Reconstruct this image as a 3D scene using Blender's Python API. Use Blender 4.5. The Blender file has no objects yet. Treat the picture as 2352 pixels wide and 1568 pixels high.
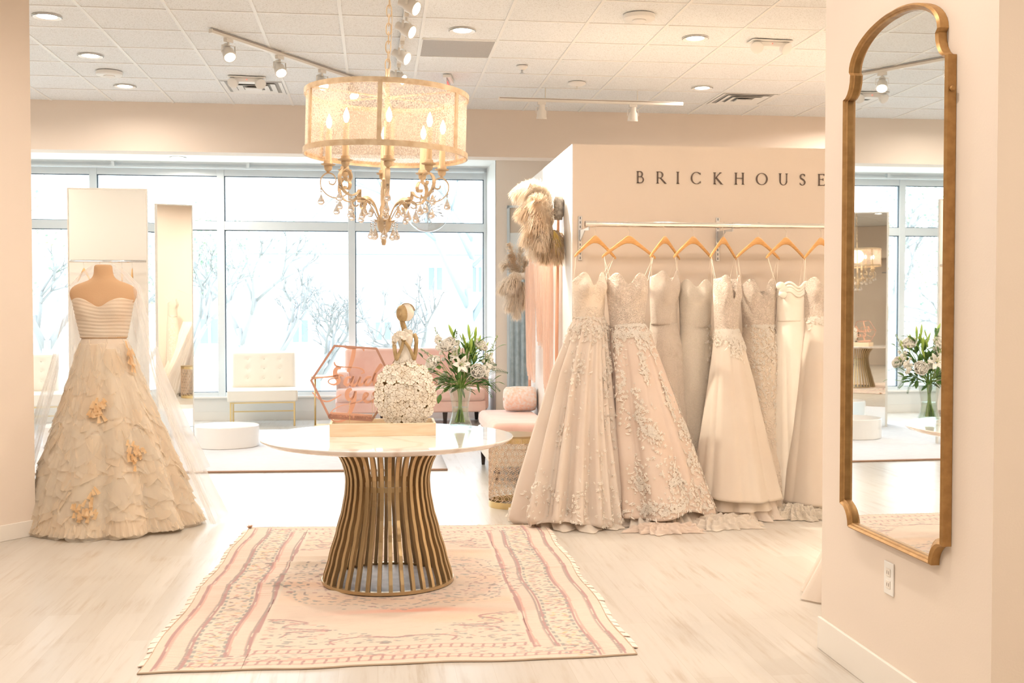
import bpy, math, random
import numpy as np
from mathutils import Vector, Matrix
PI = math.pi
sin, cos = math.sin, math.cos
sc = bpy.context.scene
COL = sc.collection

# ------------------------------------------------------------------ camera
F = 2540.0; CX, CY = 1176.0, 784.0; EYE = 1.42
PITCH = math.atan(72 / F)
YAW = math.atan((CX - 865) / math.hypot(F, 72))
FW = Vector((sin(YAW) * cos(PITCH), cos(YAW) * cos(PITCH), -sin(PITCH)))
RT = Vector((cos(YAW), -sin(YAW), 0)); UP = RT.cross(FW)
CAMP = Vector((0, 0, EYE))
cam_data = bpy.data.cameras.new('camera')
cam_data.sensor_width = 36.0
cam_data.lens = 36.0 * F / 2352.0
cam_data.clip_start = 0.05; cam_data.clip_end = 300
cam = bpy.data.objects.new('camera', cam_data); COL.objects.link(cam)
cam.location = CAMP
cam.rotation_euler = (PI / 2 - PITCH, 0, -YAW)
sc.camera = cam

def ray(x, y): return FW * F + RT * (x - CX) - UP * (y - CY)
def oz(x, y, z=0.0):
    r = ray(x, y); return CAMP + r * ((z - EYE) / r.z)
def oy(x, y, Y):
    r = ray(x, y); return CAMP + r * (Y / r.y)

# ------------------------------------------------------------------ world, exposure, window portals
sc.view_settings.view_transform = 'Standard'
sc.view_settings.look = 'None'
sc.view_settings.exposure = 0.66
sc.view_settings.gamma = 1.0
sc.view_settings.use_curve_mapping = False
sc.cycles.use_denoising = True
sc.cycles.use_adaptive_sampling = True
sc.cycles.adaptive_threshold = 0.05
sc.cycles.max_bounces = 10
sc.cycles.diffuse_bounces = 4
sc.cycles.glossy_bounces = 6
sc.cycles.transmission_bounces = 10
sc.cycles.transparent_max_bounces = 20
sc.cycles.sample_clamp_indirect = 6.0
sc.cycles.caustics_reflective = False
sc.cycles.caustics_refractive = False
world = bpy.data.worlds.new('sky'); sc.world = world
world.use_nodes = True
wn = world.node_tree.nodes; wl = world.node_tree.links
bg = wn['Background']
SKY = 3.7
bg.inputs['Strength'].default_value = SKY
wtc = wn.new('ShaderNodeTexCoord'); wsep = wn.new('ShaderNodeSeparateXYZ'); wr = wn.new('ShaderNodeValToRGB')
wl.new(wtc.outputs['Generated'], wsep.inputs[0]); wl.new(wsep.outputs['Z'], wr.inputs[0]); wl.new(wr.outputs[0], bg.inputs[0])
wr.color_ramp.elements[0].position = 0.0; wr.color_ramp.elements[0].color = (0.84, 0.925, 1.0, 1)
wr.color_ramp.elements[1].position = 0.8; wr.color_ramp.elements[1].color = (0.74, 0.86, 1.0, 1)

WY = 14.6                      # window wall
def portal(x0, x1, z0, z1):
    l = bpy.data.lights.new('window_portal', 'AREA'); l.shape = 'RECTANGLE'; l.size = x1 - x0; l.size_y = z1 - z0
    l.cycles.is_portal = True
    o = bpy.data.objects.new('window_portal', l); COL.objects.link(o)
    o.location = ((x0 + x1) / 2, WY + .12, (z0 + z1) / 2); o.rotation_euler = (-PI / 2, 0, 0)
portal(-6.8, 1.42, .34, 3.2)
WARM = (1.0, 0.88, 0.77)
def room_lamp(x, y, z, size, power, color=WARM):
    """a recessed lamp's light, just under its fixture in the ceiling"""
    l = bpy.data.lights.new('downlight_lamp', 'AREA'); l.shape = 'DISK'; l.size = size; l.energy = power; l.color = color
    l.spread = math.radians(165)
    o = bpy.data.objects.new('downlight_lamp', l); COL.objects.link(o); o.location = (x, y, z)
    return o
LAMP_W = 5
HOME_W = 7.5

# ------------------------------------------------------------------ mesh helpers
class MB:
    def __init__(s): s.v = []; s.f = []
    def add(s, v, f):
        n = len(s.v); s.v += [tuple(p) for p in v]; s.f += [tuple(i + n for i in q) for q in f]; return s
    def box(s, x0, x1, y0, y1, z0, z1):
        v = [(x, y, z) for x in (x0, x1) for y in (y0, y1) for z in (z0, z1)]
        return s.add(v, [(0, 1, 3, 2), (4, 6, 7, 5), (0, 4, 5, 1), (2, 3, 7, 6), (0, 2, 6, 4), (1, 5, 7, 3)])
    def prism(s, pts, z0, z1):
        n = len(pts)
        v = [(x, y, z0) for x, y in pts] + [(x, y, z1) for x, y in pts]
        f = [(i, (i + 1) % n, n + (i + 1) % n, n + i) for i in range(n)] + [tuple(range(n))[::-1], tuple(range(n, 2 * n))]
        return s.add(v, f)
    def rings(s, rs, cap0=True, cap1=True, closed=True):
        """rs: list of rings (equal lengths)"""
        m = len(rs[0]); v = [p for r in rs for p in r]; f = []
        for a in range(len(rs) - 1):
            for i in range(m if closed else m - 1):
                j = (i + 1) % m
                f.append((a * m + i, a * m + j, (a + 1) * m + j, (a + 1) * m + i))
        if cap0: f.append(tuple(range(m))[::-1])
        if cap1: f.append(tuple(range((len(rs) - 1) * m, len(rs) * m)))
        return s.add(v, f)
    def lathe(s, prof, n=32, c=(0, 0, 0), cap0=True, cap1=True, sx=1, sy=1):
        rs = [[(c[0] + r * sx * cos(2 * PI * i / n), c[1] + r * sy * sin(2 * PI * i / n), c[2] + z) for i in range(n)] for r, z in prof]
        return s.rings(rs, cap0, cap1)
    def tube(s, path, r, n=8, closed=False, flat=None, up=None):
        """sweep; r number or list; flat=(a,b) gives an elliptical/rect section"""
        P = [Vector(p) for p in path]; m = len(P); rs = []
        U = Vector(up) if up else None
        prev = None
        for k in range(m):
            if closed: t = P[(k + 1) % m] - P[k - 1]
            elif k == 0: t = P[1] - P[0]
            elif k == m - 1: t = P[-1] - P[-2]
            else: t = P[k + 1] - P[k - 1]
            if t.length < 1e-9: t = Vector((0, 0, 1))
            t.normalize()
            if U is not None: a = U - t * U.dot(t)
            elif prev is None: a = (Vector((0, 0, 1)) if abs(t.z) < .9 else Vector((1, 0, 0))); a = a - t * a.dot(t)
            else: a = prev - t * prev.dot(t)
            if a.length < 1e-6: a = t.orthogonal()
            a.normalize(); b = t.cross(a); prev = a
            rr = r[k] if isinstance(r, list) else r
            if flat == 'rect':
                ra, rb = rr if isinstance(rr, tuple) else (rr, rr)
                rs.append([P[k] + a * ra * q + b * rb * w for q, w in ((1, 1), (1, -1), (-1, -1), (-1, 1))])
            else:
                ra, rb = rr if isinstance(rr, tuple) else (rr, rr)
                rs.append([P[k] + a * ra * cos(2 * PI * i / n) + b * rb * sin(2 * PI * i / n) for i in range(n)])
        if closed: rs.append(rs[0]); return s.rings(rs, False, False)
        return s.rings(rs)
    def grid(s, fn, nu, nv, cu=False):
        v = [fn(i / (nu if cu else nu - 1) if nu > 1 else 0, j / (nv - 1)) for j in range(nv) for i in range(nu)]
        f = []
        for j in range(nv - 1):
            for i in range(nu if cu else nu - 1):
                k = (i + 1) % nu
                f.append((j * nu + i, j * nu + k, (j + 1) * nu + k, (j + 1) * nu + i))
        return s.add(v, f)
    def ball(s, c, r, n=12, m=8):
        rx, ry, rz = r if isinstance(r, tuple) else (r, r, r)
        rs = [[(c[0] + rx * sin(PI * (j + .02) / (m + .04)) * cos(2 * PI * i / n), c[1] + ry * sin(PI * (j + .02) / (m + .04)) * sin(2 * PI * i / n), c[2] - rz * cos(PI * (j + .02) / (m + .04))) for i in range(n)] for j in range(m + 1)]
        return s.rings(rs)
    def xf(s, M, start=0):
        s.v = s.v[:start] + [tuple(M @ Vector(p)) for p in s.v[start:]]; return s
    def build(s, name, mat, parent=None, smooth=None, bevel=0, seg=2, loc=None, rot=None, subd=0, thick=0):
        me = bpy.data.meshes.new(name); me.from_pydata(s.v, [], s.f); me.update()
        me.materials.append(mat)
        o = bpy.data.objects.new(name, me); COL.objects.link(o)
        if parent is not None: o.parent = parent
        if loc is not None: o.location = loc
        if rot is not None: o.rotation_euler = rot
        if smooth is not None:
            me.polygons.foreach_set('use_smooth', [True] * len(me.polygons))
            if smooth is not True and smooth < 180:
                try: me.set_sharp_from_angle(angle=math.radians(smooth))
                except Exception: pass
        if thick:
            m = o.modifiers.new('thick', 'SOLIDIFY'); m.thickness = thick; m.offset = 0
        if bevel:
            m = o.modifiers.new('bevel', 'BEVEL'); m.width = bevel; m.segments = seg; m.limit_method = 'ANGLE'; m.angle_limit = .6
        if subd:
            m = o.modifiers.new('subd', 'SUBSURF'); m.levels = subd; m.render_levels = subd
        return o

def tag(o, label=None, cat=None, group=None, kind=None):
    if label: o['label'] = label
    if cat: o['category'] = cat
    if group: o['group'] = group
    if kind: o['kind'] = kind
    return o
def thing(name, label, cat, loc=(0, 0, 0), rz=0, group=None, scale=1):
    o = bpy.data.objects.new(name, None); COL.objects.link(o)
    o.empty_display_size = .1
    o.location = loc; o.rotation_euler = (0, 0, rz); o.scale = (scale,) * 3
    return tag(o, label, cat, group)
def struct(name, mb, mat, parent=None, **k):
    o = mb.build(name, mat, parent, **k)
    if parent is None: o['kind'] = 'structure'
    return o
def dup(root, loc=None, rz=None, label=None, group=None, scale=None):
    r = root.copy(); COL.objects.link(r)
    if loc is not None: r.location = loc
    if rz is not None: r.rotation_euler = (0, 0, rz)
    if scale is not None: r.scale = (scale,) * 3
    if label: r['label'] = label
    if group: r['group'] = group
    for ch in list(root.children):
        c = ch.copy(); COL.objects.link(c); c.parent = r
        for g in list(ch.children):
            d = g.copy(); COL.objects.link(d); d.parent = c
    return r
def lettering(name, body, size, extrude, m, parent, loc, rot, spacing=1.0):
    c = bpy.data.curves.new(name, 'FONT'); c.body = body; c.size = size; c.extrude = extrude; c.align_x = 'CENTER'; c.space_character = spacing
    t = bpy.data.objects.new('tmp', c); COL.objects.link(t)
    dg = bpy.context.evaluated_depsgraph_get(); me = bpy.data.meshes.new_from_object(t.evaluated_get(dg)); me.name = name
    bpy.data.objects.remove(t); me.materials.clear(); me.materials.append(m)
    o = bpy.data.objects.new(name, me); COL.objects.link(o); o.parent = parent; o.location = loc; o.rotation_euler = rot
    return o
def smoothpath(pts, k=6, closed=False):
    """Catmull-Rom through points (tuples of any length)"""
    n = len(pts); out = []
    rng = range(n if closed else n - 1)
    for i in rng:
        p0 = pts[(i - 1) % n] if closed or i > 0 else pts[0]
        p1 = pts[i]; p2 = pts[(i + 1) % n]
        p3 = pts[(i + 2) % n] if closed or i + 2 < n else pts[-1]
        for j in range(k):
            t = j / k
            out.append(tuple(.5 * (2 * b + (c - a) * t + (2 * a - 5 * b + 4 * c - d) * t * t + (3 * b - a - 3 * c + d) * t ** 3) for a, b, c, d in zip(p0, p1, p2, p3)))
    if not closed: out.append(tuple(pts[-1]))
    return out
def lerp(a, b, t): return a + (b - a) * t
def table(keys, t):
    """piecewise-linear lookup: keys = [(t, a, b, ...)]"""
    if t <= keys[0][0]: return keys[0][1:]
    for a, b in zip(keys, keys[1:]):
        if t <= b[0]:
            w = (t - a[0]) / (b[0] - a[0] + 1e-12); w = w * w * (3 - 2 * w) * .5 + w * .5
            return tuple(lerp(p, q, w) for p, q in zip(a[1:], b[1:]))
    return keys[-1][1:]

# ------------------------------------------------------------------ materials
def mat(name, color=(.8, .8, .8), rough=.5, metal=0, color2=None, scale=8, stretch=(1, 1, 1), bump=0, bscale=40, spec=.5,
        sheen=0, trans=0, ior=1.45, alpha=1, emit=None, estr=0, coat=0, sss=0, detail=4, lo=.35, hi=.65, coord='Object', bstretch=None):
    m = bpy.data.materials.new(name); m.use_nodes = True
    nt = m.node_tree; N = nt.nodes; L = nt.links; b = N['Principled BSDF']
    b.inputs['Base Color'].default_value = (*color, 1); b.inputs['Roughness'].default_value = rough; b.inputs['Metallic'].default_value = metal
    b.inputs['Specular IOR Level'].default_value = spec
    b.inputs['Sheen Weight'].default_value = sheen; b.inputs['Transmission Weight'].default_value = trans; b.inputs['IOR'].default_value = ior
    b.inputs['Alpha'].default_value = alpha; b.inputs['Coat Weight'].default_value = coat
    if sss: b.inputs['Subsurface Weight'].default_value = sss; b.inputs['Subsurface Scale'].default_value = .02
    if emit: b.inputs['Emission Color'].default_value = (*emit, 1); b.inputs['Emission Strength'].default_value = estr
    if color2 or bump:
        tc = N.new('ShaderNodeTexCoord'); mp = N.new('ShaderNodeMapping'); L.new(tc.outputs[coord], mp.inputs[0])
        mp.inputs['Scale'].default_value = stretch
        if color2:
            n = N.new('ShaderNodeTexNoise'); n.inputs['Scale'].default_value = scale; n.inputs['Detail'].default_value = detail; L.new(mp.outputs[0], n.inputs[0])
            r = N.new('ShaderNodeValToRGB'); L.new(n.outputs[0], r.inputs[0]); L.new(r.outputs[0], b.inputs['Base Color'])
            r.color_ramp.elements[0].position = lo; r.color_ramp.elements[1].position = hi
            r.color_ramp.elements[0].color = (*color, 1); r.color_ramp.elements[1].color = (*color2, 1)
        if bump:
            mp2 = N.new('ShaderNodeMapping'); L.new(tc.outputs[coord], mp2.inputs[0]); mp2.inputs['Scale'].default_value = bstretch or stretch
            n = N.new('ShaderNodeTexNoise'); n.inputs['Scale'].default_value = bscale; n.inputs['Detail'].default_value = 3; L.new(mp2.outputs[0], n.inputs[0])
            bp = N.new('ShaderNodeBump'); bp.inputs['Strength'].default_value = bump; bp.inputs['Distance'].default_value = .01
            L.new(n.outputs[0], bp.inputs['Height']); L.new(bp.outputs[0], b.inputs['Normal'])
    return m
def fabric(name, color, color2=None, tr=.35, lace=0, lace_scale=30, bump=.3, bscale=120, sheen=.3, rough=.8, alpha=1, scale=10, thr=(.3, .45), dark=None, stretch=(1, 1, 1)):
    """cloth that lets some light through; lace > 0 adds a raised floral net"""
    m = mat(name, color, rough, 0, color2 or color, scale, stretch, 0, sheen=sheen, spec=.25, alpha=alpha)
    nt = m.node_tree; N = nt.nodes; L = nt.links; b = N['Principled BSDF']; out = N['Material Output']
    src = b.inputs['Base Color'].links[0].from_socket
    tc = N.new('ShaderNodeTexCoord'); h = None
    if lace:
        w = N.new('ShaderNodeTexNoise'); w.inputs['Scale'].default_value = lace_scale * .6
        L.new(tc.outputs['Object'], w.inputs[0])
        ad = N.new('ShaderNodeMixRGB'); ad.inputs[0].default_value = .06; L.new(tc.outputs['Object'], ad.inputs[1]); L.new(w.outputs['Color'], ad.inputs[2])
        v = N.new('ShaderNodeTexVoronoi'); v.feature = 'DISTANCE_TO_EDGE'; v.inputs['Scale'].default_value = lace_scale; L.new(ad.outputs[0], v.inputs[0])
        big = N.new('ShaderNodeTexNoise'); big.inputs['Scale'].default_value = 9; big.inputs['Detail'].default_value = 2; L.new(tc.outputs['Object'], big.inputs[0])
        r1 = N.new('ShaderNodeValToRGB'); L.new(v.outputs[0], r1.inputs[0]); r1.color_ramp.elements[0].position = .03; r1.color_ramp.elements[1].position = .2
        r1.color_ramp.elements[0].color = (1, 1, 1, 1); r1.color_ramp.elements[1].color = (.25, .25, .25, 1)
        r2 = N.new('ShaderNodeValToRGB'); L.new(big.outputs[0], r2.inputs[0]); r2.color_ramp.elements[0].position = thr[0]; r2.color_ramp.elements[1].position = thr[1]
        mu = N.new('ShaderNodeMath'); mu.operation = 'MULTIPLY'; L.new(r1.outputs[0], mu.inputs[0]); L.new(r2.outputs[0], mu.inputs[1])
        mx = N.new('ShaderNodeMixRGB'); L.new(mu.outputs[0], mx.inputs[0]); L.new(src, mx.inputs[1]); mx.inputs[2].default_value = (*[min(1, c * 1.0 + lace) for c in (dark or color)], 1)
        L.new(mx.outputs[0], b.inputs['Base Color']); src = mx.outputs[0]; h = mu.outputs[0]
    if h is None:
        n = N.new('ShaderNodeTexNoise'); n.inputs['Scale'].default_value = bscale; L.new(tc.outputs['Object'], n.inputs[0]); h = n.outputs[0]
    bp = N.new('ShaderNodeBump'); bp.inputs['Strength'].default_value = bump; bp.inputs['Distance'].default_value = .006
    L.new(h, bp.inputs['Height']); L.new(bp.outputs[0], b.inputs['Normal'])
    if tr:
        t = N.new('ShaderNodeBsdfTranslucent'); L.new(src, t.inputs[0]); L.new(bp.outputs[0], t.inputs['Normal'])
        ms = N.new('ShaderNodeMixShader'); ms.inputs[0].default_value = tr
        L.new(b.outputs[0], ms.inputs[1]); L.new(t.outputs[0], ms.inputs[2]); L.new(ms.outputs[0], out.inputs[0])
    return m
def thin_glass(name, tint=(.97, .99, 1), refl=.06, rough=0.0, extra=None):
    m = bpy.data.materials.new(name); m.use_nodes = True; nt = m.node_tree; N = nt.nodes; L = nt.links
    N.remove(N['Principled BSDF']); out = N['Material Output']
    t = N.new('ShaderNodeBsdfTransparent'); t.inputs[0].default_value = (*tint, 1)
    g = N.new('ShaderNodeBsdfGlossy'); g.inputs['Roughness'].default_value = rough
    fr = N.new('ShaderNodeLayerWeight'); fr.inputs[0].default_value = .5
    pw = N.new('ShaderNodeMath'); pw.operation = 'POWER'; L.new(fr.outputs['Facing'], pw.inputs[0]); pw.inputs[1].default_value = 3
    mr = N.new('ShaderNodeMapRange'); L.new(pw.outputs[0], mr.inputs[0]); mr.inputs[3].default_value = refl; mr.inputs[4].default_value = min(.75, .1 + refl * 5)
    ms = N.new('ShaderNodeMixShader'); L.new(mr.outputs[0], ms.inputs[0]); L.new(t.outputs[0], ms.inputs[1]); L.new(g.outputs[0], ms.inputs[2]); L.new(ms.outputs[0], out.inputs[0])
    return m
def sheer(name, color, opac=.35, tr=.4):
    m = bpy.data.materials.new(name); m.use_nodes = True; nt = m.node_tree; N = nt.nodes; L = nt.links
    N.remove(N['Principled BSDF']); out = N['Material Output']
    t = N.new('ShaderNodeBsdfTransparent'); d = N.new('ShaderNodeBsdfDiffuse'); d.inputs[0].default_value = (*color, 1)
    s = N.new('ShaderNodeBsdfTranslucent'); s.inputs[0].default_value = (*color, 1)
    a = N.new('ShaderNodeMixShader'); a.inputs[0].default_value = tr; L.new(d.outputs[0], a.inputs[1]); L.new(s.outputs[0], a.inputs[2])
    lw = N.new('ShaderNodeLayerWeight'); lw.inputs[0].default_value = .45
    r = N.new('ShaderNodeMapRange'); L.new(lw.outputs['Facing'], r.inputs[0]); r.inputs[3].default_value = opac; r.inputs[4].default_value = min(1, opac * 2.4)
    b = N.new('ShaderNodeMixShader'); L.new(r.outputs[0], b.inputs[0]); L.new(t.outputs[0], b.inputs[1]); L.new(a.outputs[0], b.inputs[2]); L.new(b.outputs[0], out.inputs[0])
    return m
def glow(name, color, strength):
    m = bpy.data.materials.new(name); m.use_nodes = True; N = m.node_tree.nodes
    N.remove(N['Principled BSDF']); e = N.new('ShaderNodeEmission'); e.inputs[0].default_value = (*color, 1); e.inputs[1].default_value = strength
    m.node_tree.links.new(e.outputs[0], N['Material Output'].inputs[0]); return m

WALLC = (.82, .715, .615)
M = {}
M['wall'] = mat('wall_paint', WALLC, .75, bump=.04, bscale=150)
M['wall_white'] = mat('white_paint', (.86, .85, .82), .6, bump=.03, bscale=150)
M['base'] = mat('baseboard_paint', (.86, .81, .74), .45)
M['white'] = mat('white_enamel', (.86, .84, .80), .35)
M['alu'] = mat('window_frame_grey', (.74, .79, .82), .4, .05)
M['gasket'] = mat('window_gasket_dark', (.10, .13, .16), .6)
M['glass'] = thin_glass('window_glass', (.98, 1, 1), .03)
M['mirror'] = mat('mirror_silver', (.93, .95, .94), .012, 1)
M['mirror_edge'] = mat('mirror_frame_pale', (.80, .76, .68), .4)
M['gold'] = mat('antique_gold', (.50, .29, .11), .45, .45, (.40, .22, .08), 30)
M['brass'] = mat('champagne_gold', (.52, .39, .22), .33, .75)
M['brass_light'] = mat('brushed_brass', (.75, .58, .30), .3, .85)
M['chrome'] = mat('chrome', (.86, .84, .82), .1, 1)
M['steel'] = mat('galvanised_steel', (.62, .63, .64), .35, .8)
M['wood_hanger'] = mat('hanger_wood', (.68, .36, .13), .4, 0, (.78, .45, .18), 12, (1, 1, 8))
M['dark_wood'] = mat('dark_wood', (.05, .035, .03), .4)
M['copper'] = mat('rose_copper', (.86, .46, .31), .4, .15)
M['copper_wood'] = mat('copper_edge', (.55, .30, .22), .5)
M['blush'] = fabric('blush_velvet', (.84, .53, .45), (.90, .63, .55), 0, bump=.1, sheen=.6, scale=4)
M['ivory_vinyl'] = mat('ivory_leather', (.86, .80, .70), .42, bump=.04, bscale=90)
M['pedestal'] = mat('pedestal_gloss', (.88, .86, .82), .16)
# ------------------------------------------------------------------ floor, ceiling, walls
CEIL = 3.566
def wood_floor():
    m = bpy.data.materials.new('whitewashed_plank_floor'); m.use_nodes = True; nt = m.node_tree; N = nt.nodes; L = nt.links; b = N['Principled BSDF']
    tc = N.new('ShaderNodeTexCoord'); mp = N.new('ShaderNodeMapping'); L.new(tc.outputs['Object'], mp.inputs[0]); mp.inputs['Rotation'].default_value = (0, 0, PI / 2)
    br = N.new('ShaderNodeTexBrick'); L.new(mp.outputs[0], br.inputs[0])
    br.inputs['Scale'].default_value = 1; br.inputs['Brick Width'].default_value = 1.22; br.inputs['Row Height'].default_value = .152; br.inputs['Mortar Size'].default_value = .0011
    br.inputs['Color1'].default_value = (.545, .50, .44, 1); br.inputs['Color2'].default_value = (.595, .555, .50, 1); br.inputs['Mortar'].default_value = (.50, .44, .37, 1); br.offset = .37
    br.inputs['Mortar Smooth'].default_value = .3
    mp2 = N.new('ShaderNodeMapping'); L.new(tc.outputs['Object'], mp2.inputs[0]); mp2.inputs['Scale'].default_value = (26, 1.6, 1)
    n = N.new('ShaderNodeTexNoise'); n.inputs['Scale'].default_value = 1; n.inputs['Detail'].default_value = 6; n.inputs['Roughness'].default_value = .65; L.new(mp2.outputs[0], n.inputs[0])
    r = N.new('ShaderNodeValToRGB'); L.new(n.outputs[0], r.inputs[0]); r.color_ramp.elements[0].position = .34; r.color_ramp.elements[0].color = (.70, .58, .46, 1)
    r.color_ramp.elements[1].position = .5; r.color_ramp.elements[1].color = (1, 1, 1, 1); e = r.color_ramp.elements.new(.72); e.color = (1.1, 1.1, 1.1, 1)
    n2 = N.new('ShaderNodeTexNoise'); n2.inputs['Scale'].default_value = 3.2; n2.inputs['Detail'].default_value = 2; L.new(tc.outputs['Object'], n2.inputs[0])
    r3 = N.new('ShaderNodeValToRGB'); L.new(n2.outputs[0], r3.inputs[0]); r3.color_ramp.elements[0].position = .42; r3.color_ramp.elements[1].position = .62
    r3.color_ramp.elements[0].color = (.12, .12, .12, 1); r3.color_ramp.elements[1].color = (.6, .6, .6, 1)
    mx = N.new('ShaderNodeMixRGB'); mx.blend_type = 'MULTIPLY'; L.new(r3.outputs[0], mx.inputs[0]); L.new(br.outputs[0], mx.inputs[1]); L.new(r.outputs[0], mx.inputs[2])
    L.new(mx.outputs[0], b.inputs['Base Color'])
    b.inputs['Roughness'].default_value = .3; b.inputs['Specular IOR Level'].default_value = .5
    bp = N.new('ShaderNodeBump'); bp.inputs['Strength'].default_value = .12; bp.inputs['Distance'].default_value = .004; L.new(n.outputs[0], bp.inputs['Height']); L.new(bp.outputs[0], b.inputs['Normal'])
    return m
M['floor'] = wood_floor()
struct('floor', MB().box(-7, 7.2, -3, 14.9, -.1, 0), M['floor'])

def tile_mat():
    m = mat('acoustic_tile', (.70, .65, .59), .9, bump=.25, bscale=260)
    nt = m.node_tree; N = nt.nodes; L = nt.links; b = N['Principled BSDF']
    tc = N.new('ShaderNodeTexCoord'); n = N.new('ShaderNodeTexNoise'); n.inputs['Scale'].default_value = 120; n.inputs['Detail'].default_value = 3; L.new(tc.outputs['Object'], n.inputs[0])
    r = N.new('ShaderNodeValToRGB'); L.new(n.outputs[0], r.inputs[0]); r.color_ramp.elements[0].position = .3; r.color_ramp.elements[1].position = .48
    r.color_ramp.elements[0].color = (.64, .63, .60, 1); r.color_ramp.elements[1].color = (.86, .87, .87, 1); L.new(r.outputs[0], b.inputs['Base Color'])
    return m
M['tile'] = tile_mat(); M['grid'] = mat('ceiling_grid_white', (.86, .85, .82), .5)
PT = .6096
# grid lines measured on the ceiling: lines running away and lines running across
GX0 = oz(777.6, 0, CEIL).x; GY0 = oz(374 + (23.8 / 233) * 157, 23.8, CEIL).y
HDY = 11.88
GY0 = HDY - .0 - math.floor((HDY - GY0) / PT) * PT - ((HDY - GY0) % PT)
tiles = MB().box(-7, 7.2, -3, HDY, CEIL + .006, CEIL + .1)
ceiling = struct('ceiling', tiles, M['tile'])
g = MB()
x = GX0 - 11 * PT
while x < 7.2:
    g.box(x - .012, x + .012, -3, HDY, CEIL, CEIL + .008); x += PT
y = GY0 - 20 * PT
while y < HDY:
    if y > -3: g.box(-7, 7.2, y - .012, y + .012, CEIL + .001, CEIL + .008)
    y += PT
g.build('ceiling_grid', M['grid'], ceiling)
GRID = (GX0, GY0)

# beam over the window bay, bay ceiling
struct('wall_header', MB().box(-7, 7.2, HDY, HDY + .25, 3.066, CEIL + .1), M['wall'])
struct('ceiling_bay', MB().box(-7, 7.2, HDY + .25, WY + .3, 3.29, CEIL + .1), M['wall_white'])
# window wall: sill wall and right return
struct('wall_back', MB().box(-7, 1.455, WY, WY + .25, 0, .30), M['wall_white'])
struct('baseboard_back', MB().box(-7, 1.455, WY - .014, WY, 0, .11), M['white'])
struct('wall_back_lintel', MB().box(-7, 1.6, WY, WY + .25, 3.24, 3.29), M['alu'])
a = oy(1139, 700, 13.8); bcol = oy(1290, 700, 13.45)
struct('wall_column', MB().prism([(1.458, WY + .25), (1.458, WY - .02), (a.x, a.y), (bcol.x + 3, bcol.y - 1.0), (6.9, 12.9), (6.9, WY + .25)], 0, 3.5), M['wall'])
struct('wall_column_return', MB().prism([(1.450, WY + .2), (1.450, WY - .02), (a.x - .006, a.y - .002), (a.x + .004, a.y + .03), (1.47, WY + .2)], 0, 3.29), M['wall_white'])
struct('baseboard_column', MB().prism([(a.x, a.y - .016), (bcol.x + 2.9, bcol.y - .97 - .016), (bcol.x + 2.9, bcol.y - .93), (a.x, a.y + .01)], 0, .11), M['base'])
struct('wall_far_left', MB().box(-7.1, -6.95, -3, WY + .3, 0, CEIL), M['wall'])
struct('wall_far_right', MB().box(7, 7.2, -3, WY + .3, 0, CEIL), M['wall'])
struct('wall_rear', MB().box(-7, 7.2, -3.1, -2.95, 0, CEIL), M['wall'])

# windows: four bays
mull = [-6.8, -5.20, oy(216, 600, WY).x, oy(508, 600, WY).x, oy(808, 600, WY).x, 1.455]
for i in range(5):
    x0, x1 = mull[i], mull[i + 1]
    w = bpy.data.objects.new('window_%d' % (i + 1), None); COL.objects.link(w); w.location = (x0, WY, .3); w['kind'] = 'structure'
    W_ = x1 - x0; hw = .045; H_ = 2.94; T = 2.15
    fr = MB()
    fr.box(-hw if i else 0, hw, -.02, .1, 0, H_).box(W_ - (hw if i == 4 else 0), W_ + (0 if i == 4 else 0), -.02, .1, 0, H_)
    fr.box(hw, W_, -.01, .09, 0, .06).box(hw, W_, -.01, .09, H_ - .10, H_).box(hw, W_, -.015, .09, T, T + .11)
    fr.build('window_frame', M['alu'], w, bevel=.003, seg=1)
    R_ = W_ - hw
    gk = MB()
    for za, zb in ((.06, T), (T + .11, H_ - .10)):
        gk.box(hw, hw + .012, .0, .03, za, zb).box(R_ - .012 if i == 4 else R_ , R_ if i == 4 else R_ + .003, .0, .03, za, zb)
        gk.box(hw, R_, .0, .03, zb - .01, zb).box(hw, R_, .0, .03, za, za + .008)
    gk.build('window_gasket', M['gasket'], w)
    MB().box(hw, R_, .04, .046, .06, T).build('window_pane', M['glass'], w)
    MB().box(hw, R_, .04, .046, T + .11, H_ - .10).build('window_pane', M['glass'], w)
s_ = struct('window_sill', MB().box(-7, 1.455, WY - .05, WY + .0, .285, .31), M['white'], bevel=.004)
# thin blind track over the windows
rail = MB().box(-6.9, 1.4, WY - .16, WY - .10, 3.215, 3.235)
for x in np.arange(-6.6, 1.4, 1.66): rail.box(x - .02, x + .02, WY - .17, WY - .09, 3.225, 3.29)
tag(rail.build('blind_track', M['alu']), 'thin grey blind track running above the tall windows', 'blind track')

# left angled wall the camera looks past
lw = [(-2.145, 7.27), (-2.30, 7.62), (-6.95, 7.62), (-6.95, 1.18)]
d = Vector((-.153, -.194, 0)).normalized()
lw[3] = (-2.145 + d.x * 4.6, 7.27 + d.y * 4.6)
lw2 = [(-2.145, 7.27), (-2.30, 7.62), (-7, 7.62), (-7, lw[3][1]), lw[3]]
struct('wall_left', MB().prism(lw2, 0, CEIL), M['wall'])
n_ = Vector((-d.y, d.x, 0)) * 1.0
if n_.x < 0: n_ = -n_
p0 = Vector((-2.145, 7.27, 0)); p1 = p0 + d * 4.6; off = n_ * .013
struct('baseboard_left', MB().prism([(p0.x, p0.y), (p0.x + off.x, p0.y + off.y), (p1.x + off.x, p1.y + off.y), (p1.x, p1.y)], 0, .10), M['base'], bevel=.003)
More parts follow.
